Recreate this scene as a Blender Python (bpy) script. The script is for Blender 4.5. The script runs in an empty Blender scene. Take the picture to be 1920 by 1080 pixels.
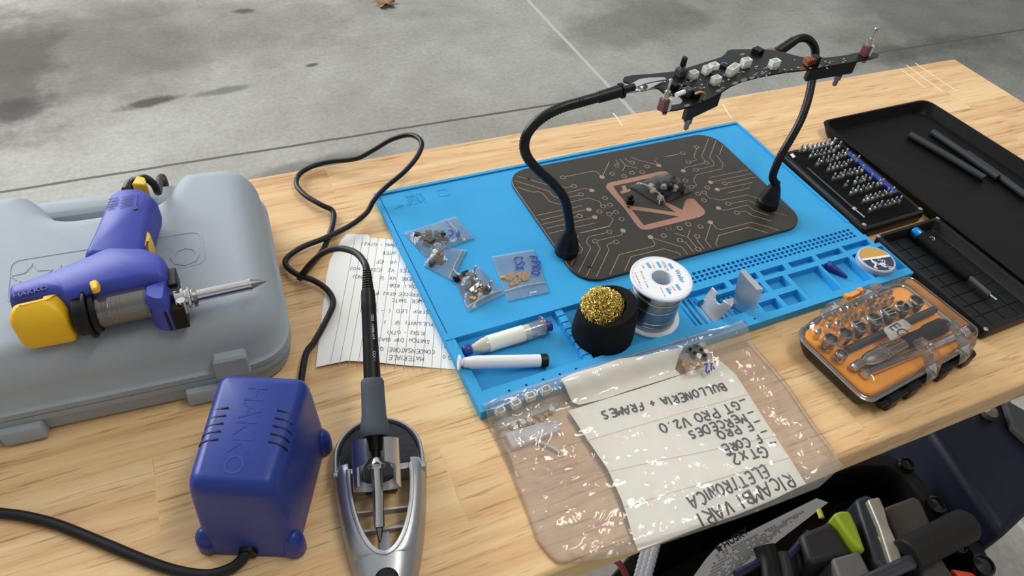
import bpy, bmesh, math, random
from mathutils import Vector, Matrix, noise

# ---------------------------------------------------------------- camera, light, exposure
scn = bpy.context.scene
col = scn.collection
TZ = 0.90                                   # height of the workbench top
CAM_H = 0.56                                # camera above the workbench top
FPX = 1346.2                                # focal length in 1920-wide pixels
RX, RY, RZ = 0.7747, -0.0855, -0.4058
CM = Matrix.Rotation(RZ, 3, 'Z') @ Matrix.Rotation(RY, 3, 'Y') @ Matrix.Rotation(RX, 3, 'X')
cam_d = bpy.data.cameras.new('camera')
cam_d.sensor_width = 36.0
cam_d.lens = FPX * 36.0 / 1920.0
cam_d.clip_start = 0.02
cam = bpy.data.objects.new('camera', cam_d)
col.objects.link(cam)
cam.matrix_world = Matrix.Translation((0, 0, TZ + CAM_H)) @ CM.to_4x4()
scn.camera = cam

scn.view_settings.view_transform = 'Standard'
scn.view_settings.look = 'None'
scn.view_settings.gamma = 1.0
scn.view_settings.use_curve_mapping = False
scn.view_settings.exposure = 0.0
scn.cycles.use_denoising = True
scn.cycles.max_bounces = 10
scn.cycles.transparent_max_bounces = 24

def lin(c):
    return c / 12.92 if c <= 0.04045 else ((c + 0.055) / 1.055) ** 2.4
def hexc(h):
    return tuple(lin(int(h[i:i + 2], 16) / 255.0) for i in (0, 2, 4)) + (1.0,)

# the garage around the bench: daylight through the open door beyond it, a dim interior behind the camera
wld = bpy.data.worlds.new('garage_daylight')
scn.world = wld
wld.use_nodes = True
wn, wl = wld.node_tree.nodes, wld.node_tree.links
wn.clear()
w_tc = wn.new('ShaderNodeTexCoord')
w_sep = wn.new('ShaderNodeSeparateXYZ')
w_ramp = wn.new('ShaderNodeValToRGB')
w_bg = wn.new('ShaderNodeBackground')
w_out = wn.new('ShaderNodeOutputWorld')
w_dot = wn.new('ShaderNodeVectorMath'); w_dot.operation = 'DOT_PRODUCT'
w_dot.inputs[1].default_value = Vector((-0.25, 0.80, 0.50)).normalized()
w_map = wn.new('ShaderNodeMapRange')
w_map.inputs['From Min'].default_value = -1.0
w_map.inputs['From Max'].default_value = 1.0
wl.new(w_tc.outputs['Generated'], w_dot.inputs[0])
wl.new(w_dot.outputs['Value'], w_map.inputs['Value'])
wl.new(w_map.outputs['Result'], w_ramp.inputs['Fac'])
e = w_ramp.color_ramp.elements
e[0].position = 0.0; e[0].color = (0.17, 0.165, 0.16, 1)
e[1].position = 1.0; e[1].color = (1.0, 1.03, 1.08, 1)
k = e.new(0.55); k.color = (0.36, 0.355, 0.35, 1)
k = e.new(0.80); k.color = (0.72, 0.74, 0.77, 1)
wl.new(w_ramp.outputs['Color'], w_bg.inputs['Color'])
w_bg.inputs['Strength'].default_value = 0.85
wl.new(w_bg.outputs['Background'], w_out.inputs['Surface'])

def area(name, loc, aim, sx, sy, power, colr):
    d = bpy.data.lights.new(name, 'AREA')
    d.shape = 'RECTANGLE'; d.size = sx; d.size_y = sy; d.energy = power; d.color = colr
    o = bpy.data.objects.new(name, d); col.objects.link(o)
    o.location = loc
    o.rotation_euler = (Vector(aim) - Vector(loc)).to_track_quat('-Z', 'Y').to_euler()
    return o
area('garage_door_daylight', (-2.2, 4.6, 2.9), (0.5, 0.4, 0.9), 3.6, 2.2, 270, (0.97, 0.99, 1.0))
area('ceiling_tube_lamp', (0.9, 0.2, 3.0), (0.7, 0.35, 0.9), 1.3, 0.25, 16, (1.0, 0.93, 0.82))

# ---------------------------------------------------------------- helpers
def at(px, py, z=0.0):
    """the point at height z above the bench top that the photograph shows at (px, py)"""
    d = CM @ Vector(((px - 960) / FPX, -(py - 540) / FPX, -1.0))
    t = (z - CAM_H) / d.z
    return Vector((d.x * t, d.y * t, z + TZ))
def V(x, y, z=0.0):
    return Vector((x, y, z + TZ))
R = math.radians
rnd = random.Random(7)

def thing(name, label, cat, loc, rz=0.0, group=None, rot=None):
    o = bpy.data.objects.new(name, None)
    o.empty_display_size = 0.02
    col.objects.link(o)
    o.location = loc
    o.rotation_euler = rot if rot else (0, 0, rz)
    o['label'] = label; o['category'] = cat
    if group: o['group'] = group
    return o
def tag(o, label, cat, group=None):
    o['label'] = label; o['category'] = cat
    if group: o['group'] = group
    return o
def mw(o):
    m = Matrix.LocRotScale(o.location, o.rotation_euler, o.scale)
    return mw(o.parent) @ m if o.parent else m
def dup(root, loc=None, rot=None, label=None, group=None):
    r = root.copy(); col.objects.link(r)
    if loc is not None: r.location = loc
    if rot is not None: r.rotation_euler = rot
    if label: r['label'] = label
    if group: r['group'] = group
    for ch in list(root.children):
        c = ch.copy(); col.objects.link(c); c.parent = r
        for g in list(ch.children):
            k2 = g.copy(); col.objects.link(k2); k2.parent = c
    return r

class MB:
    """collects shapes into one mesh"""
    def __init__(self):
        self.v = []; self.f = []; self.sm = []
    def add(self, vs, fs, smooth=False):
        b = len(self.v)
        self.v += [Vector(p) for p in vs]
        self.f += [tuple(i + b for i in q) for q in fs]
        self.sm += [smooth] * len(fs)
        return self
    def merge(self, o, M=None):
        b = len(self.v)
        self.v += [(M @ p if M else p.copy()) for p in o.v]
        self.f += [tuple(i + b for i in q) for q in o.f]
        self.sm += o.sm
        return self
    def xf(self, M):
        self.v = [M @ p for p in self.v]
        return self
    def box(self, x0, x1, y0, y1, z0, z1):
        vs = [(x, y, z) for z in (z0, z1) for y in (y0, y1) for x in (x0, x1)]
        return self.add(vs, [(0, 2, 3, 1), (4, 5, 7, 6), (0, 1, 5, 4), (2, 6, 7, 3), (0, 4, 6, 2), (1, 3, 7, 5)])
    def rings(self, rings, cap0=True, cap1=True, smooth=True, closed=True):
        b = len(self.v); n = len(rings[0])
        for r in rings: self.v += [Vector(p) for p in r]
        for i in range(len(rings) - 1):
            for j in range(n if closed else n - 1):
                k = (j + 1) % n
                self.f.append((b + i * n + j, b + i * n + k, b + (i + 1) * n + k, b + (i + 1) * n + j)); self.sm.append(smooth)
        if cap0: self.f.append(tuple(b + j for j in reversed(range(n)))); self.sm.append(False)
        if cap1: self.f.append(tuple(b + (len(rings) - 1) * n + j for j in range(n))); self.sm.append(False)
        return self
    def prism(self, poly, z0, z1):
        return self.rings([[(p[0], p[1], z0) for p in poly], [(p[0], p[1], z1) for p in poly]], smooth=False)
    def puff(self, poly, levels, cap0=True, cap1=True):
        """stacked outlines: levels = [(z, inset), ...]; poly counter-clockwise"""
        return self.rings([[(p[0], p[1], z) for p in inset(poly, d)] for z, d in levels], cap0, cap1)
    def puffr(self, pts, r, levels, n=4, cap0=True, cap1=True):
        """like puff, but insets the bare polygon and rounds its corners afterwards"""
        return self.rings([[(p[0], p[1], z) for p in rpoly(inset(pts, d), max(r, .0006), n)] for z, d in levels], cap0, cap1)
    def lathe(self, prof, n=32, c=(0, 0, 0), cap0=True, cap1=True):
        rs = [[(c[0] + r * math.cos(6.28318531 * j / n), c[1] + r * math.sin(6.28318531 * j / n), c[2] + z) for j in range(n)] for r, z in prof]
        return self.rings(rs, cap0, cap1)
    def tube(self, pts, r, n=10, caps=True, flat=1.0):
        pts = [Vector(p) for p in pts]
        rr = r if isinstance(r, (list, tuple)) else [r] * len(pts)
        rs = []; up = None
        for i, p in enumerate(pts):
            t = (pts[min(i + 1, len(pts) - 1)] - pts[max(i - 1, 0)]).normalized()
            if up is None:
                up = Vector((0, 0, 1)) if abs(t.z) < 0.9 else Vector((0, 1, 0))
            s = t.cross(up)
            if s.length < 1e-6: s = t.orthogonal()
            s.normalize(); up = s.cross(t).normalized()
            rs.append([p + (s * math.cos(6.28318531 * j / n) + up * flat * math.sin(6.28318531 * j / n)) * rr[i] for j in range(n)])
        return self.rings(rs, caps, caps)
    def cyl(self, a, b, r, r2=None, n=20):
        return self.tube([a, b], [r, r if r2 is None else r2], n)
    def build(self, name, m, parent=None, world=False, bevel=0.0, seg=2, angle=35, subsurf=0, solid=0.0):
        me = bpy.data.meshes.new(name)
        vs = self.v
        if world and parent is not None:
            inv = mw(parent).inverted()
            vs = [inv @ p for p in vs]
        me.from_pydata([tuple(p) for p in vs], [], self.f)
        bm = bmesh.new(); bm.from_mesh(me)
        bmesh.ops.recalc_face_normals(bm, faces=bm.faces)
        bm.to_mesh(me); bm.free()
        me.polygons.foreach_set('use_smooth', [True] * len(me.polygons))
        me.set_sharp_from_angle(angle=R(angle))
        me.materials.append(m)
        o = bpy.data.objects.new(name, me)
        col.objects.link(o)
        if parent is not None: o.parent = parent
        if solid:
            q = o.modifiers.new('solid', 'SOLIDIFY'); q.thickness = solid; q.offset = 0
        if bevel:
            q = o.modifiers.new('bevel', 'BEVEL'); q.width = bevel; q.segments = seg; q.limit_method = 'ANGLE'; q.angle_limit = R(40)
            q.harden_normals = False
        if subsurf:
            q = o.modifiers.new('sub', 'SUBSURF'); q.levels = subsurf; q.render_levels = subsurf
        return o

def inset(poly, d):
    if abs(d) < 1e-9: return [tuple(p[:2]) for p in poly]
    n = len(poly); out = []
    for i in range(n):
        a, b, c = Vector(poly[i - 1][:2]), Vector(poly[i][:2]), Vector(poly[(i + 1) % n][:2])
        u, w = (b - a).normalized(), (c - b).normalized()
        n1, n2 = Vector((-u.y, u.x)), Vector((-w.y, w.x))
        m = n1 + n2
        if m.length < 1e-6: m = n1
        m.normalize()
        q = max(0.5, m.dot(n1))
        p = b + m * d / q
        out.append((p.x, p.y))
    return out
def rrect(x0, x1, y0, y1, r, n=6):
    rs = r if isinstance(r, (list, tuple)) else (r, r, r, r)      # corners: (x0,y0) (x1,y0) (x1,y1) (x0,y1)
    out = []
    for (cx, cy, a0, q) in ((x0, y0, 180, rs[0]), (x1, y0, 270, rs[1]), (x1, y1, 0, rs[2]), (x0, y1, 90, rs[3])):
        ox = cx + q if cx == x0 else cx - q
        oy = cy + q if cy == y0 else cy - q
        for i in range(n + 1):
            t = R(a0 + 90.0 * i / n)
            out.append((ox + q * math.cos(t), oy + q * math.sin(t)))
    return out
def rpoly(pts, r, n=5):
    """polygon with rounded corners; r one radius or one per corner"""
    out = []; N = len(pts)
    for i in range(N):
        a, b, c = Vector(pts[i - 1][:2]), Vector(pts[i][:2]), Vector(pts[(i + 1) % N][:2])
        q = r[i] if isinstance(r, (list, tuple)) else r
        u, w = (a - b), (c - b)
        q = min(q, u.length * 0.48, w.length * 0.48)
        p0, p1 = b + u.normalized() * q, b + w.normalized() * q
        for k in range(n + 1):
            t = k / n
            p = p0 * (1 - t) ** 2 + b * 2 * t * (1 - t) + p1 * t ** 2
            out.append((p.x, p.y))
    return out
def smooth_path(pts, per=8):
    """Catmull-Rom through the points"""
    P = [Vector(p) for p in pts]
    P = [P[0] * 2 - P[1]] + P + [P[-1] * 2 - P[-2]]
    out = []
    for i in range(1, len(P) - 2):
        a, b, c, d = P[i - 1:i + 3]
        for k in range(per):
            t = k / per
            out.append(0.5 * ((2 * b) + (c - a) * t + (2 * a - 5 * b + 4 * c - d) * t * t + (3 * b - a - 3 * c + d) * t ** 3))
    out.append(P[-2].copy())
    return out
def ribbon(mb, pts, w, th=0.0002, zf=None, closed=False):
    """a flat raised line along pts (3-D), lying in the local xy plane"""
    P = [Vector(p) for p in pts]
    if closed: P = P + [P[0]]
    L = []; Rr = []
    for i, p in enumerate(P):
        if closed and i in (0, len(P) - 1): t = P[1] - P[-2]
        else: t = P[min(i + 1, len(P) - 1)] - P[max(i - 1, 0)]
        t.z = 0
        if t.length < 1e-9: t = Vector((1, 0, 0))
        t.normalize()
        s = Vector((-t.y, t.x, 0)) * (w * 0.5)
        L.append(p + s); Rr.append(p - s)
    up = Vector((0, 0, th))
    return mb.rings([[L[i], Rr[i], Rr[i] + up, L[i] + up] for i in range(len(P))], smooth=False)

def text_mb(s, size=1.0, depth=0.0, align='CENTER', bold=0.0, sx=1.0):
    c = bpy.data.curves.new('lettering', 'FONT')
    c.body = s; c.size = size; c.align_x = align; c.align_y = 'CENTER'; c.extrude = depth; c.offset = bold
    c.resolution_u = 2
    o = bpy.data.objects.new('lettering', c)
    col.objects.link(o)
    dg = bpy.context.evaluated_depsgraph_get()
    me = bpy.data.meshes.new_from_object(o.evaluated_get(dg))
    m = MB()
    m.add([(p.co.x * sx, p.co.y, p.co.z) for p in me.vertices], [tuple(q.vertices) for q in me.polygons])
    bpy.data.objects.remove(o); bpy.data.curves.remove(c); bpy.data.meshes.remove(me)
    return m

# hand-drawn capitals as strokes in a 0..1 box
GL = {
 'A': [[(0, 0), (.45, 1), (.9, 0)], [(.2, .4), (.72, .42)]], 'B': [[(.05, 0), (.05, 1), (.6, .85), (.55, .6), (.08, .52), (.7, .4), (.72, .1), (.05, 0)]],
 'C': [[(.75, .85), (.4, 1), (.05, .65), (.08, .25), (.4, 0), (.78, .12)]], 'D': [[(.05, 0), (.05, 1), (.55, .9), (.8, .5), (.5, .08), (.05, 0)]],
 'E': [[(.72, 1), (.08, .98), (.05, 0), (.75, .03)], [(.08, .52), (.6, .54)]], 'F': [[(.75, 1), (.15, .97), (.1, 0)], [(-.05, .5), (.6, .55)]],
 'G': [[(.75, .88), (.35, 1), (.05, .6), (.1, .15), (.5, 0), (.78, .2), (.78, .45), (.45, .45)]], 'H': [[(.08, 0), (.1, 1)], [(.72, 0), (.75, 1)], [(.1, .5), (.74, .52)]],
 'I': [[(.2, 0), (.22, 1)]], 'K': [[(.08, 0), (.1, 1)], [(.7, 1), (.1, .45), (.75, 0)]], 'L': [[(.1, 1), (.08, .02), (.7, .05)]],
 'M': [[(.02, 0), (.12, 1), (.45, .4), (.8, 1), (.9, 0)]], 'N': [[(.05, 0), (.08, 1), (.7, .03), (.75, 1)]],
 'O': [[(.4, 1), (.06, .7), (.08, .25), (.4, 0), (.75, .25), (.76, .7), (.4, 1)]], 'P': [[(.08, 0), (.1, 1), (.6, .95), (.68, .65), (.12, .48)]],
 'R': [[(.08, 0), (.1, 1), (.6, .95), (.65, .65), (.15, .5), (.75, 0)]], 'S': [[(.7, .9), (.35, 1), (.1, .75), (.6, .42), (.62, .1), (.05, .05)]],
 'T': [[(0, .97), (.8, 1)], [(.4, .98), (.38, 0)]], 'U': [[(.05, 1), (.08, .2), (.4, 0), (.7, .2), (.74, 1)]], 'V': [[(.02, 1), (.35, 0), (.75, 1)]],
 'W': [[(0, 1), (.2, 0), (.45, .7), (.7, 0), (.95, 1)]], 'X': [[(.05, 0), (.75, 1)], [(.05, 1), (.75, 0)]], 'Z': [[(.05, 1), (.7, 1), (.05, 0), (.75, 0)]], 'Q': [[(.4, 1), (.06, .6), (.1, .2), (.4, 0), (.75, .3), (.7, .75), (.4, 1)], [(.45, .25), (.8, -.1)]],
 '0': [[(.4, 1), (.1, .7), (.1, .25), (.4, 0), (.7, .25), (.7, .7), (.4, 1)]], '2': [[(.08, .8), (.35, 1), (.65, .75), (.05, 0), (.75, .03)]],
 '1': [[(.1, .75), (.35, 1), (.35, 0)]], '3': [[(.1, .95), (.6, .9), (.3, .55), (.65, .35), (.45, 0), (.05, .1)]], '4': [[(.6, 0), (.55, 1), (.05, .35), (.8, .38)]],
 '+': [[(.05, .5), (.75, .5)], [(.4, .15), (.4, .85)]], '-': [[(.05, .5), (.55, .52)]], '.': [[(.1, .04), (.2, 0)]], '(': [[(.5, 1.1), (.15, .6), (.45, -.1)]], ')': [[(.15, 1.1), (.5, .5), (.15, -.1)]],
}
def handwrite(mb, s, org, right, up, size, w, zf, r=rnd, pitch=1.05, th=0.00012):
    """writes s from org (xy) along right, letters standing along up; zf(x, y) gives the paper height"""
    x = 0.0
    for ch in s:
        if ch in GL:
            jx, jy, sc, sl = r.uniform(-.05, .05), r.uniform(-.08, .08), r.uniform(.88, 1.1), r.uniform(-.08, .12)
            for st in GL[ch]:
                q = smooth_path([(a, b, 0) for a, b in st], 3) if len(st) > 2 else [Vector((st[0][0], st[0][1], 0)).lerp(Vector((st[1][0], st[1][1], 0)), k / 4) for k in range(5)]
                pts = []
                for p in q:
                    a, b = (p.x + sl * p.y) * sc + jx + x, p.y * sc + jy
                    xy = Vector(org) + Vector(right) * (a * size * .8) + Vector(up) * (b * size)
                    pts.append((xy.x, xy.y, zf(xy.x, xy.y)))
                ribbon(mb, pts, w, th)
        x += (0.55 if ch in 'I.()1' else pitch) if ch != ' ' else 0.7
    return mb
# ---------------------------------------------------------------- materials
def newmat(name):
    m = bpy.data.materials.new(name); m.use_nodes = True
    nt = m.node_tree
    return m, nt, nt.nodes['Principled BSDF']
def mat(name, c, rough=0.5, metal=0.0, spec=0.5, coat=0.0, bump=0.0, bscale=200.0, var=0.0, vscale=40.0, aniso=0.0, sss=0.0, rvar=0.0):
    m, nt, p = newmat(name)
    c4 = hexc(c) if isinstance(c, str) else c
    p.inputs['Base Color'].default_value = c4
    p.inputs['Roughness'].default_value = rough
    p.inputs['Metallic'].default_value = metal
    p.inputs['Specular IOR Level'].default_value = spec
    p.inputs['Coat Weight'].default_value = coat
    if sss:
        p.inputs['Subsurface Weight'].default_value = sss
        p.inputs['Subsurface Radius'].default_value = (.004, .004, .004)
    if bump or var or rvar:
        tc = nt.nodes.new('ShaderNodeTexCoord')
    if bump:
        nz = nt.nodes.new('ShaderNodeTexNoise'); nz.inputs['Scale'].default_value = bscale; nz.inputs['Detail'].default_value = 3
        b = nt.nodes.new('ShaderNodeBump'); b.inputs['Strength'].default_value = bump; b.inputs['Distance'].default_value = 0.001
        nt.links.new(tc.outputs['Object'], nz.inputs['Vector']); nt.links.new(nz.outputs['Fac'], b.inputs['Height']); nt.links.new(b.outputs['Normal'], p.inputs['Normal'])
    if var:
        nz = nt.nodes.new('ShaderNodeTexNoise'); nz.inputs['Scale'].default_value = vscale; nz.inputs['Detail'].default_value = 5
        mx = nt.nodes.new('ShaderNodeMix'); mx.data_type = 'RGBA'
        mx.inputs[6].default_value = tuple(x * (1 - var) for x in c4[:3]) + (1,)
        mx.inputs[7].default_value = tuple(min(1, x * (1 + var)) for x in c4[:3]) + (1,)
        nt.links.new(tc.outputs['Object'], nz.inputs['Vector']); nt.links.new(nz.outputs['Fac'], mx.inputs[0]); nt.links.new(mx.outputs[2], p.inputs['Base Color'])
    if rvar:
        nz = nt.nodes.new('ShaderNodeTexNoise'); nz.inputs['Scale'].default_value = vscale; nz.inputs['Detail'].default_value = 4
        mr = nt.nodes.new('ShaderNodeMapRange'); mr.inputs['To Min'].default_value = max(0, rough - rvar); mr.inputs['To Max'].default_value = min(1, rough + rvar)
        nt.links.new(tc.outputs['Object'], nz.inputs['Vector']); nt.links.new(nz.outputs['Fac'], mr.inputs['Value']); nt.links.new(mr.outputs['Result'], p.inputs['Roughness'])
    return m
def film_mat(name, haze=0.10, gloss=0.16, tint=(1, 1, 1, 1), rough=0.08, hazecol=(.9, .9, .92, 1), bump=0.4, bscale=90):
    """thin clear plastic: mostly see-through, a little milky, glossy where creased"""
    m = bpy.data.materials.new(name); m.use_nodes = True
    nt = m.node_tree; n = nt.nodes; l = nt.links; n.clear()
    out = n.new('ShaderNodeOutputMaterial')
    tr = n.new('ShaderNodeBsdfTransparent'); tr.inputs['Color'].default_value = tint
    df = n.new('ShaderNodeBsdfDiffuse'); df.inputs['Color'].default_value = hazecol
    gl = n.new('ShaderNodeBsdfGlossy'); gl.inputs['Roughness'].default_value = rough
    lw = n.new('ShaderNodeFresnel'); lw.inputs['IOR'].default_value = 1.5
    mr = n.new('ShaderNodeMath'); mr.operation = 'MULTIPLY_ADD'; mr.inputs[1].default_value = 0.8; mr.inputs[2].default_value = gloss - 0.03; mr.use_clamp = True
    tc = n.new('ShaderNodeTexCoord'); nz = n.new('ShaderNodeTexNoise'); nz.inputs['Scale'].default_value = bscale; nz.inputs['Detail'].default_value = 2; nz.inputs['Distortion'].default_value = 1.2
    bp = n.new('ShaderNodeBump'); bp.inputs['Strength'].default_value = bump; bp.inputs['Distance'].default_value = 0.003
    l.new(tc.outputs['Object'], nz.inputs['Vector']); l.new(nz.outputs['Fac'], bp.inputs['Height'])
    l.new(bp.outputs['Normal'], gl.inputs['Normal'])
    m1 = n.new('ShaderNodeMixShader'); m1.inputs['Fac'].default_value = haze
    m2 = n.new('ShaderNodeMixShader')
    l.new(tr.outputs[0], m1.inputs[1]); l.new(df.outputs[0], m1.inputs[2])
    l.new(lw.outputs[0], mr.inputs[0]); l.new(mr.outputs[0], m2.inputs['Fac'])
    l.new(m1.outputs[0], m2.inputs[1]); l.new(gl.outputs[0], m2.inputs[2])
    l.new(m2.outputs[0], out.inputs['Surface'])
    return m

def wood_mat():
    m, nt, p = newmat('butcher_block_wood')
    n, l = nt.nodes, nt.links
    tc = n.new('ShaderNodeTexCoord')
    # staves glued edge to edge, running along the bench
    br = n.new('ShaderNodeTexBrick')
    br.offset = 0.37; br.squash = 1.0
    br.inputs['Scale'].default_value = 1.0
    br.inputs['Brick Width'].default_value = 0.62
    br.inputs['Row Height'].default_value = 0.075
    br.inputs['Mortar Size'].default_value = 0.0004
    br.inputs['Mortar Smooth'].default_value = 0.2
    br.inputs['Bias'].default_value = 0.0
    br.inputs['Color1'].default_value = (0, 0, 0, 1); br.inputs['Color2'].default_value = (1, 1, 1, 1)
    br.inputs['Mortar'].default_value = (0.2, 0.2, 0.2, 1)
    l.new(tc.outputs['Object'], br.inputs['Vector'])
    # grain: noise drawn out along x, shifted stave by stave
    sh = n.new('ShaderNodeVectorMath'); sh.operation = 'MULTIPLY_ADD'
    sh.inputs[1].default_value = (3.0, 3.0, 3.0)
    l.new(br.outputs['Color'], sh.inputs[0]); l.new(tc.outputs['Object'], sh.inputs[2])
    mp = n.new('ShaderNodeMapping'); mp.inputs['Scale'].default_value = (1.6, 38, 20)
    l.new(sh.outputs[0], mp.inputs['Vector'])
    g1 = n.new('ShaderNodeTexNoise'); g1.inputs['Scale'].default_value = 1.0; g1.inputs['Detail'].default_value = 8; g1.inputs['Roughness'].default_value = 0.62; g1.inputs['Distortion'].default_value = 0.8
    l.new(mp.outputs[0], g1.inputs['Vector'])
    mp2 = n.new('ShaderNodeMapping'); mp2.inputs['Scale'].default_value = (18, 420, 60)
    l.new(sh.outputs[0], mp2.inputs['Vector'])
    g2 = n.new('ShaderNodeTexNoise'); g2.inputs['Scale'].default_value = 1.0; g2.inputs['Detail'].default_value = 3
    l.new(mp2.outputs[0], g2.inputs['Vector'])
    r1 = n.new('ShaderNodeValToRGB')
    q = r1.color_ramp.elements
    q[0].position = 0.30; q[0].color = hexc('C8A379')
    q[1].position = 0.74; q[1].color = hexc('F4E1BF')
    x = q.new(0.44); x.color = hexc('DFBF93')
    x = q.new(0.58); x.color = hexc('EBD2A9')
    l.new(g1.outputs['Fac'], r1.inputs['Fac'])
    # stave tint
    r2 = n.new('ShaderNodeValToRGB')
    r2.color_ramp.elements[0].color = hexc('F6E9DA'); r2.color_ramp.elements[1].color = hexc('FFF6E6')
    l.new(br.outputs['Color'], r2.inputs['Fac'])
    mx = n.new('ShaderNodeMix'); mx.data_type = 'RGBA'; mx.blend_type = 'MULTIPLY'; mx.inputs[0].default_value = 1.0
    l.new(r1.outputs['Color'], mx.inputs[6]); l.new(r2.outputs['Color'], mx.inputs[7])
    # short dark pores
    r3 = n.new('ShaderNodeValToRGB')
    r3.color_ramp.elements[0].position = 0.30; r3.color_ramp.elements[0].color = hexc('8A6238')
    r3.color_ramp.elements[1].position = 0.42; r3.color_ramp.elements[1].color = (1, 1, 1, 1)
    l.new(g2.outputs['Fac'], r3.inputs['Fac'])
    mx2 = n.new('ShaderNodeMix'); mx2.data_type = 'RGBA'; mx2.blend_type = 'MULTIPLY'; mx2.inputs[0].default_value = 0.55
    l.new(mx.outputs[2], mx2.inputs[6]); l.new(r3.outputs['Color'], mx2.inputs[7])
    l.new(mx2.outputs[2], p.inputs['Base Color'])
    p.inputs['Roughness'].default_value = 0.42
    p.inputs['Specular IOR Level'].default_value = 0.35
    b = n.new('ShaderNodeBump'); b.inputs['Strength'].default_value = 0.12; b.inputs['Distance'].default_value = 0.001
    l.new(g2.outputs['Fac'], b.inputs['Height']); l.new(b.outputs['Normal'], p.inputs['Normal'])
    return m

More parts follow.
